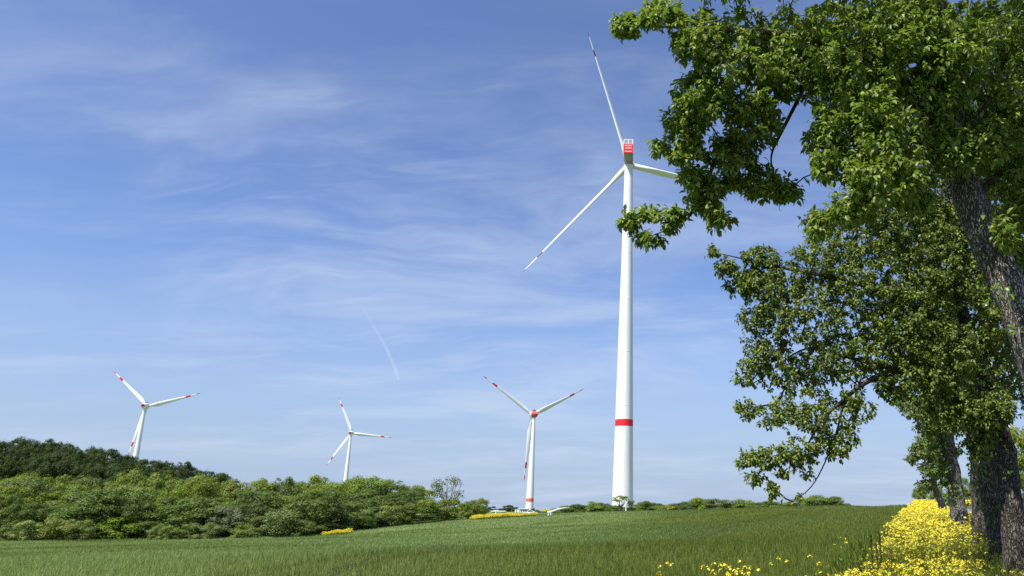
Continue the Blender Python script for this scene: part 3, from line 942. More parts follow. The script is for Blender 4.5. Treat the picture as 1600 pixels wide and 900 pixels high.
roadside_tree(45, [(1475, 812, 45), (1472, 790, 45), (1463, 768, 45), (1458, 745, 45), (1452, 715, 45.2), (1452, 680, 45.4)],
              [.24, .2, .18, .16, .11, .04],
              [(1446, 702, 24, 14, 45, 1.6, 60), (1426, 716, 14, 7, 45, 1.0, 16), (1455, 690, 24, 14, 45.2, 1.6, 40), (1455, 732, 22, 16, 45, 1.6, 50), (1445, 758, 14, 10, 44.9, 1.2, 24), (1474, 715, 12, 18, 45.4, 1.0, 26), (1462, 670, 26, 14, 45.4, 1.6, 40)],
              'smallest pear tree of the row, at the far end of the yellow flowers', 14, .2, 9, .4, .008, True, sides=12)


# ------------------------------------------------------------------ woods and shrubs
def crown_proto(seed, n_lobes, per, card, sx=.42, sz=.36, cz=.6, lobe=.15, flat=.75, skirt=0., umbrella=False):
    rg = np.random.default_rng(seed)
    C_, D_, Nn = [], [], []
    for i in range(n_lobes):
        q = rvec(1)[0]
        q[2] = q[2] * .85 + .15
        rad = rg.uniform(.66, 1.1) if rg.random() < .85 else rg.uniform(.2, .7)
        c_ = np.array([q[0] * sx * rad, q[1] * sx * rad, cz + q[2] * sz * rad])
        if skirt and c_[2] < cz: c_[2] = cz - (cz - c_[2]) * (1 + skirt); c_[:2] *= 1.12
        c_[2] = max(c_[2], .04)
        lr = lobe * rg.uniform(.6, 1.35)
        n = int(per * (lr / lobe) ** 2)
        d = rvec(n)
        d[:, 2] = np.where(d[:, 2] < -.3, -d[:, 2], d[:, 2])
        pos_ = c_ + d * np.array([lr, lr, lr * flat]) * (rg.random(n) ** .22)[:, None] * (1 + .16 * rg.normal(size=n))[:, None]
        C_.append(pos_); t_ = rvec(n); D_.append(unit(t_ - d * (t_ * d).sum(1)[:, None] * .85 + np.array([0, 0, -.18]))); Nn.append(unit(d + rvec(n) * .42 + np.array([0, 0, .4])))
    C_ = np.vstack(C_); D_ = np.vstack(D_); Nn = np.vstack(Nn)
    ok = C_[:, 2] > .0
    C_, D_, Nn = C_[ok], D_[ok], Nn[ok]
    return stamp(C_, D_, Nn, card * (.6 + .8 * rng.random(len(C_))), KV, KF, 1.2)


def trunk_proto(seed, h=.62, r=.02, limbs_=6):
    rg = np.random.default_rng(seed)
    b = MB()
    p = [np.array([0, 0, -.02])]
    for k in range(1, 6): p.append(np.array([rg.normal() * .012, rg.normal() * .012, h * k / 5]))
    b.tube(p, np.linspace(r, r * .4, 6), 8)
    for k in range(limbs_):
        z = h * rg.uniform(.4, .95); a = rg.uniform(0, 6.28); L = rg.uniform(.18, .34)
        q = np.array([0, 0, z])
        b.tube([q, q + np.array([math.cos(a) * L * .5, math.sin(a) * L * .5, L * .35]), q + np.array([math.cos(a) * L, math.sin(a) * L, L * .75])], [r * .5, r * .3, r * .1], 5)
    return b


def tree_kind(name, mat, seeds, label, cat, n_lobes, per, card, **kw):
    protos = []
    tk = kw.pop('trunk', True)
    for s in seeds:
        V, Fx = crown_proto(s, n_lobes, per, card, **kw)
        cm = mesh_np('crown', V, Fx, mat, mesh_only=True)
        tm = trunk_proto(s).build('trunk', M['far_bark'], mesh_only=True, smooth=True) if tk else None
        protos.append((cm, tm))
    return protos


def plant_tree(protos, k, px, Y, top_py, wid_px, name, label, cat, group=None, mat=None, sink=0.):
    x = X_at(px, 810, Y); z0 = float(ground(x, Y)) - sink
    h = float(P(px, top_py, Y)[2]) - z0
    w = wid_px / 1232 * Y / .95             # full crown width in metres
    cm, tm = protos[k % len(protos)]
    root = empty(name, (x, Y, z0), rng.uniform(0, 6.28), (w, w, h))
    tag(root, label, cat, group)
    part = 'crown' if tm is not None else 'foliage'
    c_ = link(part, cm, root)
    if tm is not None: link('trunk', tm, root)
    if mat is not None and mat.name != cm.materials[0].name:
        c_.material_slots[0].link = 'OBJECT'; c_.material_slots[0].material = mat
    return root


broad = tree_kind('broad', M['wood'], range(100, 106), '', '', 52, 150, .033, sx=.42, sz=.41, cz=.55, lobe=.135, skirt=.15, flat=.8)
shrubs = tree_kind('shrub', M['shrub'], range(120, 125), '', '', 30, 170, .040, sx=.42, sz=.44, cz=.50, lobe=.17, skirt=.2, trunk=False)

tops = [(-400, 742), (0, 748), (50, 744), (100, 753), (150, 747), (200, 745), (250, 748), (300, 747), (350, 753), (400, 749), (450, 753), (500, 749), (550, 747), (600, 750), (640, 752), (668, 765), (700, 784), (760, 786)]
top_y = lambda px: np.interp(px, [t[0] for t in tops], [t[1] for t in tops])
edge_Y = lambda px: np.interp(px, [0, 500, 620, 740, 860], [153, 158, 178, 206, 232])
ORD = ['first', 'second', 'third'] + [w + 'th' for w in 'four fif six seven eigh nin ten eleven twelf thirteen fourteen fifteen sixteen seventeen eighteen nineteen'.split()]
ORD += ['twentieth'] + ['twenty-' + w for w in ORD[:9]] + ['thirtieth'] + ['thirty-' + w for w in ORD[:9]]
COUNT = {}
def nth(key, px, text, tail="from the photo's left"):
    if px < -12:
        return text + ", outside the photo's left edge"
    COUNT[key] = COUNT.get(key, -1) + 1
    return text + ', ' + ORD[COUNT[key]] + ' ' + tail
k = 0
for px in np.arange(-172, 655, 30):          # back row, its crowns draw the skyline
    j = rng.uniform(-8, 8)
    plant_tree(broad, k, px + j, edge_Y(px) + 42 + rng.uniform(-4, 6), top_y(px + j) - 2 + rng.uniform(-4, 4), rng.uniform(46, 72), 'broadleaf_tree', nth('a', px, "bright leafy tree in the left wood's top row"), 'tree', 'trees topping the bright green wood'); k += 1
for px in np.arange(-168, 640, 33):
    j = rng.uniform(-9, 9)
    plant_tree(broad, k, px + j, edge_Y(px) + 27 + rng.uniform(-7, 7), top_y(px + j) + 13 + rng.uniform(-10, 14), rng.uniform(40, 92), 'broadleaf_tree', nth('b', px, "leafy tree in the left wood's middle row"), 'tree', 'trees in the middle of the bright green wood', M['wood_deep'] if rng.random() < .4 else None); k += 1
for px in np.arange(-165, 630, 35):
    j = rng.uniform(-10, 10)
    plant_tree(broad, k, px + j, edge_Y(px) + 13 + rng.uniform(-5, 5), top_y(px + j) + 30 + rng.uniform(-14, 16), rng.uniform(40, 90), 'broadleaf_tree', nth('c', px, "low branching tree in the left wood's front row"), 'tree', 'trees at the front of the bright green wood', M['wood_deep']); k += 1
# dark wood on the hill
htop = [(-300, 690), (0, 689), (60, 690), (110, 697), (150, 703), (200, 712), (240, 720), (270, 723), (300, 731), (340, 741), (360, 750)]
hy = lambda px: np.interp(px, [t[0] for t in htop], [t[1] for t in htop])
for row, (dY, dz) in enumerate(((0, 0), (-22, 13), (-42, 27))):
    for px in np.arange(-150, 352 - row * 14, 19):
        j = rng.uniform(-6, 6)
        plant_tree(broad, k, px + j, 305 + dY + rng.uniform(-5, 5), hy(px + j) + dz + rng.uniform(-4, 4), rng.uniform(26, 42), 'dark_broadleaf_tree',
                   nth('h%d' % row, px, ['dark green tree on the hill wood crest', 'dark green tree in the hill wood middle row', 'dark green tree in the hill wood lowest row'][row]), 'tree', 'dark trees on the hill', M['darkwood']); k += 1

# shrubs along the wood edge: px, dY from edge, top, width, material, label
SH = [(-60, 0, 822, 70, 'shrub', None), (12, 0, 826, 44, 'olive', 'low olive shrub cut by the left edge of the photo, below the wood'),
      (52, 0, 816, 52, 'shrub', 'yellow green rounded shrub second from the left along the wood edge'),
      (95, 0, 812, 60, 'shrub', 'wide yellow green shrub left of the dark shaded gap in the wood edge'),
      (130, 0, 818, 44, 'shrub', 'yellow green shrub directly left of the dark shaded gap in the wood edge'),
      (190, 4, 808, 66, 'wood', 'deep green low tree filling the shaded gap of the wood edge'),
      (248, 0, 824, 36, 'shrub', 'small bright shrub right of the shaded gap in the wood edge'),
      (272, -1, 824, 40, 'olive', 'small brownish olive shrub low in front of the wood'),
      (298, 0, 820, 48, 'olive', 'low brownish shrub left of the tall grey green one'),
      (330, -1, 822, 46, 'olive', 'low brownish shrub just in front of the tall grey green one'),
      (356, 5, 793, 58, 'grey_leaf', 'tall grey green shrub standing out against the dark wood'),
      (388, 0, 822, 48, 'shrub', 'low green shrub between the tall grey green shrub and the big rounded one'),
      (440, 0, 800, 84, 'olive', 'big rounded pale olive shrub jutting out of the wood into the field'),
      (482, 0, 816, 56, 'shrub', 'shrub on the right flank of the big rounded pale olive one'),
      (528, 6, 806, 60, 'olive', 'grey green shrub behind the small yellow flower patch at the wood edge'),
      (566, 6, 796, 62, 'shrub', 'green shrub above the right end of the small yellow flower patch'),
      (600, 6, 792, 56, 'shrub', 'rounded green shrub where the wood edge starts to climb the slope'),
      (634, 4, 790, 58, 'olive', 'olive green shrub below the right end of the tall wood'),
      (662, 6, 782, 52, 'shrub', 'green shrub in front of the right end of the tall wood'),
      (690, 4, 786, 50, 'shrub', 'green shrub below the thin sparse tree'),
      (714, 2, 783, 46, 'shrub', 'green shrub just right of the thin sparse tree'),
      (738, 2, 783, 44, 'wood', 'second shrub from the right end of the long wood edge'),
      (753, 2, 781, 26, 'wood', 'dark round shrub ending the wood edge at the yellow strip')]
for i, (px, dY, tp, w, mk, lb) in enumerate(SH):
    if lb is None: lb = 'yellow green shrub of the wood edge outside the left of the photo'
    plant_tree(shrubs, i, px, edge_Y(px) + dY + 3, tp - 3, w * .80, 'shrub', lb, 'shrub', 'shrubs along the wood edge', M[mk], sink=1.0)
# undergrowth that closes the foot of the wood
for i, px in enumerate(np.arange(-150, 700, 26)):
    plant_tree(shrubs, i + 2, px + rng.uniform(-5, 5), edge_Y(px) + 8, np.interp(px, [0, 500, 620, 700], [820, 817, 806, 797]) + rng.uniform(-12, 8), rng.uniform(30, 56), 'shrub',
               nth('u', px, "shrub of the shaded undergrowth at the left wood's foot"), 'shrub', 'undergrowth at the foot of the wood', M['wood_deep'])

# thin sparse tree
sp_v, sp_f = crown_proto(140, 44, 46, .034, sx=.42, sz=.42, cz=.56, lobe=.15)
spm = mesh_np('crown', sp_v, sp_f, M['olive'], mesh_only=True)
spt = MB()
for k_ in range(9):
    a = k_ * .7 + .3; L = .34 + .1 * math.sin(k_ * 3)
    spt.tube([(0, 0, .02), (math.cos(a) * .05, math.sin(a) * .05, .3), (math.cos(a) * L * .6, math.sin(a) * L * .6, .62), (math.cos(a) * L, math.sin(a) * L, .9)], [.014, .011, .007, .002], 6)
plant_tree([(spm, spt.build('trunk', M['far_bark'], mesh_only=True))], 0, 697, edge_Y(697) + 9, 747, 50, 'sparse_tree', 'thin sparse grey green tree with sky showing through, at the right end of the wood', 'tree')

# hedge of shrubs on the field's skyline
HL = [(872, 796, 22), (888, 793, 26), (905, 791, 26), (928, 787, 20), (944, 791, 24), (960, 793, 22), (996, 791, 26), (1006, 786, 18), (1022, 789, 26), (1040, 793, 24),
      (1062, 788, 26), (1080, 786, 24), (1096, 781, 30), (1118, 783, 30), (1142, 786, 28), (1163, 783, 26), (1186, 788, 26), (1206, 786, 26), (1226, 788, 26), (1246, 785, 24), (1262, 781, 24), (1280, 776, 34), (1300, 779, 30), (1314, 784, 18)]
words = ['left end shrub of the low skyline hedge, beside the white rotor blade', 'second shrub of the skyline hedge, right of the white rotor blade', None]
for i, (px, tp, w) in enumerate(HL):
    if i < 2: lb = words[i]
    elif px < 960: lb = nth('k1', px, 'dark green skyline hedge shrub left of the big turbine tower', 'after the hedge end')
    elif px < 1130: lb = nth('k2', px, 'green skyline hedge shrub right of the big turbine tower', 'from that tower')
    elif px < 1275: lb = nth('k3', px, 'green skyline hedge shrub below the drooping pear limb', 'from its left')
    elif px < 1290: lb = 'tallest rounded shrub near the right end of the skyline hedge'
    else: lb = ['second last shrub at the right end of the skyline hedge', 'last and smallest shrub at the right end of the skyline hedge'][px > 1305]
    Yh = np.interp(px, [860, 1000, 1140, 1320], [236, 229, 210, 190]) + rng.uniform(0, 4)
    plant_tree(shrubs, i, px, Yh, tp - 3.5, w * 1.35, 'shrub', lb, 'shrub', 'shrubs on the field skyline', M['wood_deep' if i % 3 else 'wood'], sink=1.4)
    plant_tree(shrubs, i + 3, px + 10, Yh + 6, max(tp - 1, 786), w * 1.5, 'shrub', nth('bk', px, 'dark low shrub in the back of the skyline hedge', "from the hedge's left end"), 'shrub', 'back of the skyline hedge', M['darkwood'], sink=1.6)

# two small trees in front of the big tower
um = []
for sd_ in (150, 151):
    V, Fx = crown_proto(sd_, 22, 46, .06, sx=.46, sz=.20, cz=.76, lobe=.15, flat=.6)
    cm = mesh_np('crown', V, Fx, M['olive'], mesh_only=True)
    tb = MB()
    for k_ in range(6):
        a = k_ * 1.1; L = .34
        tb.tube([(.04 * (k_ % 2), 0, 0), (math.cos(a) * .08, math.sin(a) * .08, .35), (math.cos(a) * L, math.sin(a) * L, .74)], [.035, .028, .012], 6)
    um.append((cm, tb.build('trunk', M['far_bark'], mesh_only=True)))
plant_tree(um, 0, 970, 226, 775, 24, 'small_tree', 'small flat topped tree with forked trunk in front of the big turbine tower', 'tree')
plant_tree(um, 1, 985, 226, 782, 12, 'small_tree', 'small brownish bush like tree at the right foot of the big turbine tower', 'tree')
b = MB(); x = X_at(978, 800, 224); z0 = float(ground(x, 224)); s_ = 224 / 1232
b.tube([(0, 0, 0), (0, 0, 9 * s_), (.3 * s_, 0, 13 * s_)], [1.1 * s_, .9 * s_, .9 * s_], 8)
for dx in (-2.2, -.3, 2.4): b.tube([(.2 * s_, 0, 12.5 * s_), (dx * s_ * .8, .1, 15 * s_), (dx * s_, 0, 19.5 * s_)], [.7 * s_, .55 * s_, .25 * s_], 6)
o = b.build('bare_tree', M['pale_bark']); o.location = (x, 224, z0)
tag(o, 'white barked bare forked stem at the foot of the big turbine tower', 'tree')

# trees beyond the road, on the right
for i, (px, Y, tp, w, lb) in enumerate([(1604, 150, 672, 70, 'green tree beyond the road at the photo\'s right edge'), (1590, 138, 732, 50, 'green bush beyond the road at the right edge, below the tree there'),
                                        (1512, 172, 748, 34, 'rounded green tree beyond the road, seen between the trunks'), (1536, 170, 754, 40, 'green tree beyond the road mostly behind the trunks'), (1665, 160, 650, 90, 'green tree beyond the road outside the right of the photo'),
                                        (1440, 128, 762, 26, 'small green tree behind the far end of the yellow flowers, left of the white post'), (1466, 135, 760, 26, 'small green tree behind the far end of the yellow flowers, right of the white post'), (1564, 176, 742, 46, 'green tree beyond the road hidden behind the nearest trunks'),
                                        (1492, 168, 768, 28, 'low green tree beyond the crest of the road')]):
    plant_tree(broad, i + 2, px, Y, tp, w, 'broadleaf_tree', lb, 'tree', 'trees beyond the road', M['wood'], sink=.3)
b = MB(); Yp = 100; x = X_at(1466, 780, Yp); z0 = float(ground(x, Yp)); hp = P(1464, 757, Yp)[2] - z0
b.tube([(0, 0, -.1), (-.05, 0, hp)], [.16, .11], 12)
o = b.build('pole', M['white']); o.location = (x, Yp, z0)
tag(o, 'white pole right of the smallest pear trunk, at the far end of the yellow flowers', 'pole')


# ------------------------------------------------------------------ building site near the third turbine
def site_obj(name, px, py_base, Y, label, cat):
    x = X_at(px, py_base, Y)
    e_ = empty(name, (x, Y, float(P(px, py_base, Y)[2])), 0)
    return tag(e_, label, cat)
Ys = 330
# raised work platform the site stands on
pl = []
x0, x1 = X_at(748, 802, Ys), X_at(884, 802, Ys)
b = MB()
sxs = np.linspace(x0 - 12, x1 + 2, 30)
V = []
for i, xx in enumerate(sxs):
    for (yy_, lift) in ((-22, -3.5), (-6, 0.0), (60, .3), (110, -5.0)):
        V.append((xx, Ys + yy_, P(800, 804, Ys)[2] + lift + (.15 * math.sin(i))))
n_a = len(sxs); i = (np.arange(n_a - 1)[:, None] * 4 + np.arange(3)[None]).ravel()
M['verge'] = plain('verge grass', (.075, .10, .03), .9, .1, .35, .3, .4)
tag(mesh_np('embankment', np.array(V), np.stack([i, i + 1, i + 5, i + 4], -1), M['verge']), kind='structure')
PX = Ys / 1232
def zpx(py): return float(P(800, py, Ys)[2])

e = site_obj('site_container', 808.5, 801, Ys, 'small white site container left of the longer white cabin', 'container')
b = MB(); b.box((0, 0, 2.7 * PX), (6 * PX, 3, 4.6 * PX)); b.build('body', M['white'], e)
b = MB(); b.box((0, 0, 5.1 * PX), (6.4 * PX, 3.2, .5 * PX)); b.build('roof', M['grille'], e)
b = MB(); b.box((-.8 * PX, -1.55, 2.4 * PX), (1.6 * PX, .08, 3.2 * PX)); b.build('door', M['grey'], e)
e = site_obj('site_cabin', 819, 801.5, Ys, 'long white site cabin with dark window openings, beside the third turbine tower', 'cabin')
b = MB(); b.box((0, 0, 3.2 * PX), (12 * PX, 3, 5.6 * PX)); b.build('body', M['white'], e)
b = MB(); b.box((0, -.1, 6.3 * PX), (12.6 * PX, 3.6, .7 * PX)); b.build('roof', M['white'], e)
for dx in (-3.4, .2, 3.6):
    b = MB(); b.box((dx * PX, -1.55, 3.2 * PX), (2.2 * PX, .08, 2.4 * PX)); b.build('window', M['dark'], e)
M['glass'] = plain('car glass', (.03, .035, .04), .1, .8, .1)
def car(px, py, Y, matk, label, L=4.4, rz=0.):
    e = site_obj('parked_car', px, py, Y, label, 'car'); e.rotation_euler[2] = rz
    prof = [(-2.2, .35), (-2.2, .8), (-1.9, .95), (-1.2, 1.0), (-.6, 1.42), (.9, 1.45), (1.7, 1.0), (2.15, .9), (2.2, .35)]
    V = np.array([(x, s * .85 * (.82 if z > 1.2 else 1), z) for s in (-1, 1) for x, z in prof]); n = len(prof)
    b = MB(); b.add(V, [[i, (i + 1) % n, (i + 1) % n + n, i + n] for i in range(n)])
    for s in (0, 1):
        c_ = V[s * n:(s + 1) * n].mean(0); b.add(np.vstack([V[s * n:(s + 1) * n], c_]), [[i, (i + 1) % n, n] for i in range(n)])
    b.build('body', M[matk], e)
    b = MB()
    for s in (-1, 1): b.add(np.array([(-1.0, s * .83, 1.04), (-.55, s * .73, 1.36), (.85, s * .73, 1.38), (1.5, s * .83, 1.04)]), [[0, 1, 2, 3]])
    b.build('window', M['glass'], e)
    for x in (-1.4, 1.4):
        for s in (-1, 1):
            b = MB(); b.tube([(x, s * .72, .33), (x, s * .92, .33)], .33, 14); b.build('wheel', M['dark'], e)
car(828, 804.5, 300, 'white', 'white parked car in front of the long site cabin')
car(839, 804, 305, 'dark', 'dark parked car right of the third turbine tower foot')
# truck
e = site_obj('truck', 757.5, 802, Ys, 'white truck with a red lower front, half hidden by the dark round shrub', 'truck')
b = MB(); b.box((-1.6 * PX, 0, 5.0 * PX), (5 * PX, 2.5, 8 * PX)); b.build('cargo_box', M['white'], e)
b = MB(); b.box((2.4 * PX, 0, 3.6 * PX), (2.6 * PX, 2.4, 4.6 * PX)); b.build('cab', M['orange_red'], e)
b = MB(); b.box((2.6 * PX, 0, 4.7 * PX), (2.5 * PX, 2.44, 1.4 * PX)); b.build('window', M['glass'], e)
for dx in (-3, 2.2):
    b = MB(); b.tube([(dx * PX, -1.25, .9), (dx * PX, 1.25, .9)], .9, 14); b.build('wheel', M['dark'], e)
# flat trailer
e = site_obj('flat_trailer', 779, 803, Ys, 'long low white trailer between the truck and the site container', 'trailer')
b = MB(); b.box((0, 0, 4.0 * PX), (22 * PX, 2.5, 1.3 * PX)); b.build('bed', M['white'], e)
for dx in (-8, -6, 6, 8):
    b = MB(); b.tube([(dx * PX, -1.2, 1.5 * PX), (dx * PX, 1.2, 1.5 * PX)], 1.5 * PX, 12); b.build('wheel', M['dark'], e)
# resting rotor blade
e = site_obj('rotor_blade', 857, 806, 207, 'white rotor blade lying with its root on a trestle beside the skyline hedge', 'rotor blade')
S2 = 207 / 1232
b = MB()
pp, r_ = smooth_path([(-1.5 * S2, 0, 5.2 * S2), (4 * S2, 0, 6.0 * S2), (12 * S2, 2, 9.2 * S2), (20 * S2, 4, 11.2 * S2), (27 * S2, 6, 11.8 * S2)], [1.5 * S2, 1.5 * S2, 1.5 * S2, 1.0 * S2, .3 * S2], .4)
b.tube(pp, r_, 14); b.build('blade', M['white'], e, smooth=True)
b = MB()
for dx in (0, 3.4): b.box((dx * S2, 0, 2.6 * S2), (1.1 * S2, .5, 5.2 * S2))
b.box((1.7 * S2, 0, .3 * S2), (5 * S2, 1.5, .5 * S2)); b.build('trestle', M['white'], e)
for i, (px, tp, w, Y) in enumerate([(768, 791, 14, 380), (782, 794, 18, 380), (792, 789, 22, 380), (803, 792, 14, 380), (836, 797, 13, 312), (843, 799, 12, 310), (852, 798, 12, 312), (815, 795, 10, 385), (832, 794, 8, 385)]):
    x = X_at(px, 803, Y); z0 = zpx(803.5) if Y < 350 else float(P(px, 803, Y)[2]) - .3
    h = float(P(px, tp, Y)[2]) - z0; w_ = w / 1232 * Y * 1.1
    r0 = empty('shrub', (x, Y, z0), i * 1.3, (w_, w_, h))
    lb = nth('t', px, 'dark shrub behind the long low trailer', 'from the truck') if i < 4 else (nth('p', px, 'small dark shrub right of the tower foot by the parked cars', 'from that tower') if i < 7 else nth('q', px, 'small dark shrub behind the site cabin', 'from its left'))
    tag(r0, lb, 'shrub', 'shrubs at the building site'); c_ = link('foliage', shrubs[i % 5][0], r0)
    c_.material_slots[0].link = 'OBJECT'; c_.material_slots[0].material = M['darkwood']
b = MB(); x = X_at(774.5, 806, 250); z0 = float(ground(x, 250)); b.tube([(0, 0, 0), (0, 0, P(774, 798, 250)[2] - z0)], [.17, .15], 8)
b.box((0, 0, P(774, 798, 250)[2] - z0), (1.5, .12, .3))
o = b.build('post', M['white']); o.location = (x, 250, z0); tag(o, 'thin white post with a short crossbar in the far yellow strip', 'post')


# ------------------------------------------------------------------ rapeseed
m, gr = new_mat('rape petals')
r = gr.new('ShaderNodeNewGeometry').outputs['Random Per Island']
c = gr.mix(r, (.78, .64, .02), (.86, .79, .13))
p1 = principled(gr, c, .6, .2)
tr = gr.new('ShaderNodeBsdfTranslucent'); gr.put(tr.inputs[0], (.85, .72, .03))
mx = gr.new('ShaderNodeMixShader'); mx.inputs[0].default_value = .3
m.node_tree.links.new(p1, mx.inputs[1]); m.node_tree.links.new(tr.outputs[0], mx.inputs[2])
M['petal'] = finish(m, gr, mx.outputs[0])
M['rape_green'] = leaf_mat('rape green', (.09, .13, .02), (.17, .21, .035), (.2, .28, .03), .3, .6, .3)
M['stalk'] = plain('dry stalk', (.07, .05, .03), .8, .2, .3, 10)
QV = np.array([[-.5, -.5, 0], [.5, -.5, .12], [.5, .5, 0], [-.5, .5, .12]])


def quad_stamp(c, nrm_, size):
    n = len(c); t = unit(np.cross(nrm_, rvec(n))); b_ = np.cross(nrm_, t)
    sz = np.asarray(size)[:, None, None]
    V = c[:, None] + sz * (QV[None, :, 0:1] * t[:, None] + QV[None, :, 1:2] * b_[:, None] + QV[None, :, 2:3] * nrm_[:, None])
    return V.reshape(-1, 3), (np.arange(n)[:, None] * 4 + np.arange(4)[None])


def rape_proto(seed, racemes=6, fl=11, fsize=.017, leaves=10, lean=.05, spread=.16, lod=1., h=1.):
    """plant 1 m tall: returns petals (V,F) and greens (V,F triangles)"""
    rg = np.random.default_rng(seed)
    PC, PN, PS = [], [], []
    GC, GD, GS, GW = [], [], [], []
    top = np.array([rg.normal() * lean, rg.normal() * lean, 1.])
    stems = [(np.zeros(3), top)]
    for k in range(racemes - 1):
        a = rg.uniform(0, 6.28); z = rg.uniform(.42, .75); L = rg.uniform(.5, 1.) * spread
        s0 = top * z; s1 = np.array([top[0] + math.cos(a) * L, top[1] + math.sin(a) * L, rg.uniform(.78, 1.02)])
        stems.append((s0, s1))
    for s0, s1 in stems:
        for t0, t1 in ((0, .5), (.5, 1.)):
            a = s0 + (s1 - s0) * t0
            GC.append(a); GD.append((s1 - s0)); GS.append(np.linalg.norm(s1 - s0) * .52); GW.append(.03 if s0[2] == 0 else .045)
        n = max(3, int(fl * rg.uniform(.7, 1.3)))
        rr_ = rvec(n); rr_[:, 2] = np.abs(rr_[:, 2]) * 1.1 - .35
        PC.append(s1 + rr_ * np.array([.026, .026, .035]) / max(lod, .4) ** .3); PN.append(unit(rr_ + np.array([0, 0, .9]))); PS.append(np.full(n, fsize) * rg.uniform(.75, 1.25, n))
        # pods / bud stalks under the flowers
        for q in range(int(3 * lod)):
            b0 = s0 + (s1 - s0) * rg.uniform(.55, .95)
            GC.append(b0); GD.append(unit(rvec(1)[0] * .8 + np.array([0, 0, .7]))); GS.append(rg.uniform(.03, .06)); GW.append(.12)
    for q in range(leaves):
        z = rg.uniform(.03, .62)
        d = rvec(1)[0]; d[2] = abs(d[2]) * .8 - .1
        GC.append(top * z); GD.append(d); GS.append(rg.uniform(.07, .17) * (1.25 - z)); GW.append(.7)
    PV, PF = quad_stamp(np.vstack(PC), np.vstack(PN), np.concatenate(PS))
    GC = np.array(GC); GD = unit(np.array(GD)); GS = np.array(GS); GW = np.array(GW)
    nr = unit(rvec(len(GC)) + np.array([0, -.4, .3]))
    s_ = unit(np.cross(GD, nr)); nn = np.cross(s_, GD)
    V = GC[:, None] + GS[:, None, None] * (KV[None, :, 0:1] * GD[:, None] + (KV[None, :, 1:2] * GW[:, None, None]) * s_[:, None] + KV[None, :, 2:3] * nn[:, None] * GW[:, None, None])
    Fx = (KF[None] + (np.arange(len(GC)) * 4)[:, None, None]).reshape(-1, 3)
    return PV, PF, V.reshape(-1, 3), Fx


def scatter_rape(name, xs_, ys_, hs, protos, label=None, hscale=None, bald=None):
    b = MB()
    zs_ = ground(xs_, ys_)
    n = len(xs_)
    kk = rng.integers(0, len(protos), n)
    ang = rng.uniform(0, 6.28, n)
    for k in range(len(protos)):
        sel = np.where(kk == k)[0]
        if not len(sel): continue
        co, si = np.cos(ang[sel]), np.sin(ang[sel])
        wsc = hs[sel] ** .5
        def inst(V, Fx, s2, mi):
            co_, si_, h_, w_ = co[s2], si[s2], hs[sel][s2], wsc[s2]
            x = (V[None, :, 0] * co_[:, None] - V[None, :, 1] * si_[:, None]) * w_[:, None] + xs_[sel][s2][:, None]
            y = (V[None, :, 0] * si_[:, None] + V[None, :, 1] * co_[:, None]) * w_[:, None] + ys_[sel][s2][:, None]
            z = V[None, :, 2] * h_[:, None] + zs_[sel][s2][:, None]
            nn = len(V)
            VV = np.stack([x, y, z], -1).reshape(-1, 3)
            FF = (Fx[None] + (np.arange(len(co_)) * nn)[:, None, None]).reshape(-1, Fx.shape[1])
            b.add(VV, FF, mi)
        al = np.arange(len(sel))
        fl_ = al if bald is None else al[~bald[sel]]
        if len(fl_): inst(protos[k][0], protos[k][1], fl_, 0)
        inst(protos[k][2], protos[k][3], al, 1)
    return b.build(name, [M['petal'], M['rape_green']])


near_p = [rape_proto(s, 7, 9, .0155, 22) for s in range(200, 208)]
mid_p = [rape_proto(s, 6, 7, .028, 7, lod=.7) for s in range(210, 216)]
far_p = [rape_proto(s, 6, 3, .075, 4, spread=.3, lod=0.) for s in range(220, 225)]
def band(n, y0, y1, o0, o1, pw=1.):
    y = y0 + (y1 - y0) * rng.random(n) ** pw
    o_ = rng.uniform(o0, o1, n)
    x = row_x(y) + side[0] * o_; yb = y + side[1] * o_
    return x, yb, o_
x, y, o_ = band(2300, 3.4, 17, -2.15, 1.7)
x2, y2, o2 = band(560, 5., 12.5, -2.4, -.7)
x, y, o_ = np.append(x, x2), np.append(y, y2), np.append(o_, o2)
h = rng.uniform(.52, .93, len(x)) * np.interp(o_, [-2.2, -1.4, 1, 1.7], [.92, 1, .9, .6])
bald = (rng.random(len(x)) < np.interp(o_, [-2.2, -1.2, -.2, .6, 1.7], [.42, .5, .68, .74, .65]))
tag(scatter_rape('rapeseed_flowers', x, y, h, near_p, bald=bald), 'band of yellow flowering rapeseed under the roadside pear trees', 'flowers', kind='stuff')
x, y, o_ = band(2600, 17, 42, -2.1, 1.9)
h = rng.uniform(.62, .98, len(x)) * np.interp(o_, [.3, 1.1], [1, .42])
tag(scatter_rape('rapeseed_flowers', x, y, h, mid_p, bald=rng.random(len(x)) < .42), 'dense yellow rapeseed in the middle of the roadside band, around the grey collared pear trunk', 'flowers', kind='stuff')
x, y, o_ = band(3400, 42, 125, -2.3, 2.0)
h = rng.uniform(.55, .95, len(x)) * np.interp(o_, [.3, 1.1], [1, .35])
tag(scatter_rape('rapeseed_flowers', x, y, h, far_p), 'far end of the roadside rapeseed band, a solid yellow strip', 'flowers', kind='stuff')
def patch(px0, px1, Y0, Y1, n, label, hh=1.0, protos=far_p):
    px = rng.uniform(px0, px1, n); Y = rng.uniform(Y0, Y1, n)
    x = (px - 1058) / 1232 * Y / (CT + .28 * ST)
    tag(scatter_rape('rapeseed_flowers', x, Y, rng.uniform(.8, 1.2, n) * hh, protos), label, 'flowers', kind='stuff')
big_p = [rape_proto(s, 7, 6, .11, 6, spread=.6, lod=0.) for s in range(230, 234)]
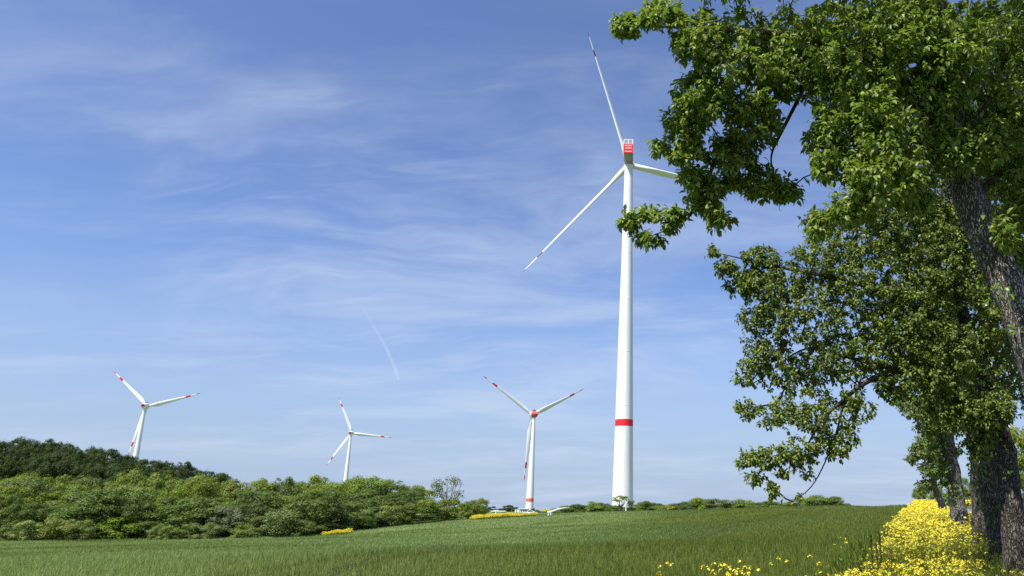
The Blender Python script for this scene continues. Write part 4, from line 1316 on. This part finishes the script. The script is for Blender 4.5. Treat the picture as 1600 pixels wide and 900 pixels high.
def patch_line(pts, depth, n, label, hh):
    """a strip of flowers whose foot runs along photo points on the terrain"""
    t = np.clip(rng.beta(1.25, 1.15, n), 0, .9999) * (len(pts) - 1); i_ = np.minimum(t.astype(int), len(pts) - 2); f_ = t - i_
    pts = np.array(pts, float)
    q = pts[i_] * (1 - f_[:, None]) + pts[i_ + 1] * f_[:, None]
    Y = q[:, 1] + rng.uniform(0, depth, n)
    x = (q[:, 0] - 1058) / 1232 * Y / (CT + .287 * ST)
    lump = np.array([.85 + .55 * mnoise.noise(Vector((a_ * .35, b_ * .35, 3.3))) for a_, b_ in zip(x, Y)])
    tag(scatter_rape('rapeseed_flowers', x, Y, rng.uniform(.7, 1.25, n) * hh * lump, big_p), label, 'flowers', kind='stuff')
patch_line([(736, 194), (780, 200), (838, 207)], 9, 1100, 'far yellow rapeseed strip below the vehicles and the third turbine', .8)
patch_line([(506, 156), (552, 161)], 5, 160, 'small yellow rapeseed patch at the foot of the wood edge shrubs', 1.0)
patch_line([(846, 234), (858, 236)], 3, 30, 'tiny yellow rapeseed tuft left of the white rotor blade', 1.1)
patch_line([(1030, 222), (1056, 218)], 3, 14, 'small yellow rapeseed patch in the skyline hedge right of the big tower', 1.0)
# right of the road
y = rng.uniform(122, 140, 420); x = (rng.uniform(1503, 1534, 420) - 1058) / 1281 * y
tag(scatter_rape('rapeseed_flowers', x, y, rng.uniform(1., 1.5, len(x)), far_p), 'yellow rapeseed beyond the road, seen between two trunks', 'flowers', kind='stuff')
x, y, o_ = band(800, 20, 60, 8.6, 11)
tag(scatter_rape('rapeseed_flowers', x, y, rng.uniform(1., 1.4, len(x)), mid_p), 'yellow rapeseed beyond the road at the right edge', 'flowers', kind='stuff')


# single plants standing in the crop edge
singles = [(1052, 883, 9.6, 5, 'slim lone rapeseed plant in the green field, leftmost of all'), (1112, 880, 9.4, 8, 'rapeseed plant right of the leftmost one, with scattered heads'), (1132, 884, 9.0, 8, 'rapeseed plant third from the left with wide low heads'),
           (1162, 876, 9.3, 12, 'fullest lone rapeseed plant, its dense yellow head in the green field'), (1192, 889, 8.8, 7, 'low rapeseed plant just right of the fullest lone one'), (1206, 873, 11., 3, 'tiny single headed rapeseed plant right of the fullest lone one'),
           (1317, 841, 16., 6, 'lone pale rapeseed plant standing above the left rim of the flower band'), (1268, 871, 9.0, 6, 'tall rapeseed plant at the left rim of the flower band'), (1284, 884, 8.4, 8, 'bushy rapeseed plant at the left rim of the flower band, lower than its neighbour')]
for i, (px, py, Y, nr_, lb) in enumerate(singles):
    pt = P(px, py, Y); z0 = float(ground(pt[0], Y)); hgt = pt[2] - z0
    PV, PF, GV, GF = rape_proto(300 + i, nr_, 9, .019, 8, spread=.2)
    sc = np.array([1, 1, hgt])
    e = empty('rapeseed_plant', (pt[0], Y, z0)); tag(e, lb, 'plant', 'lone rapeseed plants')
    mesh_np('stem', GV * sc, GF, M['rape_green'], e)
    PVs = PV * sc
    mesh_np('flowers', PVs, PF, M['petal'], e)
for i, (px, py, Y, lb) in enumerate([(1358, 838, 11.5, 'dark dry stalk at the left rim of the flower band, left of its pair'), (1372, 833, 11.7, 'dark dry stalk at the left rim of the flower band, right of its pair'), (1366, 850, 10.6, 'short dark dry stalk between the two taller ones'), (1388, 858, 10.2, 'dark dry stalk standing among the yellow flowers')]):
    pt = P(px, py, Y); z0 = float(ground(pt[0], Y)); hgt = pt[2] - z0
    b = MB(); b.tube([(0, 0, 0), (.01, 0, hgt * .5), (.03, 0, hgt)], [.005, .004, .003], 5)
    for q in range(26):
        z = hgt * rng.uniform(.6, 1); a = rng.uniform(0, 6.28); b.tube([(.02, 0, z), (.02 + .02 * math.cos(a), .02 * math.sin(a), z + .03)], [.006, .003], 4)
    o = b.build('dock_stalk', M['stalk']); o.location = (pt[0], Y, z0); tag(o, lb, 'plant', 'dry stalks at the flower band')


# ------------------------------------------------------------------ crop blades
m, gr = new_mat('crop blade')
c, p = field_colour(gr)
r = gr.new('ShaderNodeNewGeometry').outputs['Random Per Island']
c = gr.mix(1., c, gr.mix(r, (1.02, 1.02, .97), (1.6, 1.56, 1.55)), 'MULTIPLY')
p1 = principled(gr, c, .6, .2)
tr = gr.new('ShaderNodeBsdfTranslucent'); gr.put(tr.inputs[0], gr.mix(1., c, (1.3, 1.5, .7), 'MULTIPLY'))
mx = gr.new('ShaderNodeMixShader'); mx.inputs[0].default_value = .3
m.node_tree.links.new(p1, mx.inputs[1]); m.node_tree.links.new(tr.outputs[0], mx.inputs[2])
M['blade'] = finish(m, gr, mx.outputs[0])
NB = 560000
u_ = rng.random(NB)
y0, y1 = 12., 235.
q_ = -.6                                     # density ~ Y^q per unit Y (x-width adds one power)
Yb = (y0 ** (q_ + 1) + u_ * (y1 ** (q_ + 1) - y0 ** (q_ + 1))) ** (1 / (q_ + 1))
ab = rng.uniform(-.98, .36, NB)
xb = ab * Yb
ok = xb < row_x(Yb) - 2.3
xb, Yb = xb[ok], Yb[ok]
zb = ground(xb, Yb)
n = len(xb)
sc = Yb / 20
hgt = .24 * rng.uniform(.6, 1.25, n) * np.clip(sc, .9, 1.6) ** .45
wd = .010 * np.clip(sc, .7, 6)
bd = rng.normal(size=(n, 3)) * np.array([.22, .22, 0]); bd[:, 2] = 1
bd = unit(bd)
base_ = np.stack([xb, Yb, zb - .02], -1)
sv = rvec(n); sv[:, 2] = 0; sv = unit(sv)
mid = base_ + bd * (hgt * .6)[:, None]
bend_ = rng.normal(size=(n, 3)) * .3; bend_[:, 2] = .75
tipp = mid + unit(bend_ + bd * .4) * (hgt * .5)[:, None]
V = np.stack([base_ - sv * wd[:, None] * .5, base_ + sv * wd[:, None] * .5, mid + sv * wd[:, None] * .5, mid - sv * wd[:, None] * .5, tipp], 1).reshape(-1, 3)
i5 = np.arange(n)[:, None] * 5
F4 = i5 + np.array([[0, 1, 2, 3]]); F3 = i5 + np.array([[3, 2, 4]])
tag(mesh_np('grass', V, [F3, F4], M['blade']), 'green cereal crop covering the field', 'crop', kind='stuff')
# verge grass under the flowers
nv = 40000
yv = 2.5 + 38 * rng.random(nv) ** 1.6; ov = rng.uniform(-3.2, 2.5, nv)
xv = row_x(yv) + side[0] * ov; yv = yv + side[1] * ov; zv = ground(xv, yv)
dv = unit(rng.normal(size=(nv, 3)) * .5 + np.array([0, 0, 1.2]))
V, Fx = stamp(np.stack([xv, yv, zv - .02], -1), dv, unit(rvec(nv) + np.array([0, -.6, .2])), rng.uniform(.2, .5, nv), KV, KF, .1)
tag(mesh_np('verge_grass', V, Fx, M['rape_green']), 'long grass and leaves below the roadside flowers', 'grass', kind='stuff')
print('verts total', sum(len(mm.vertices) for mm in bpy.data.meshes))
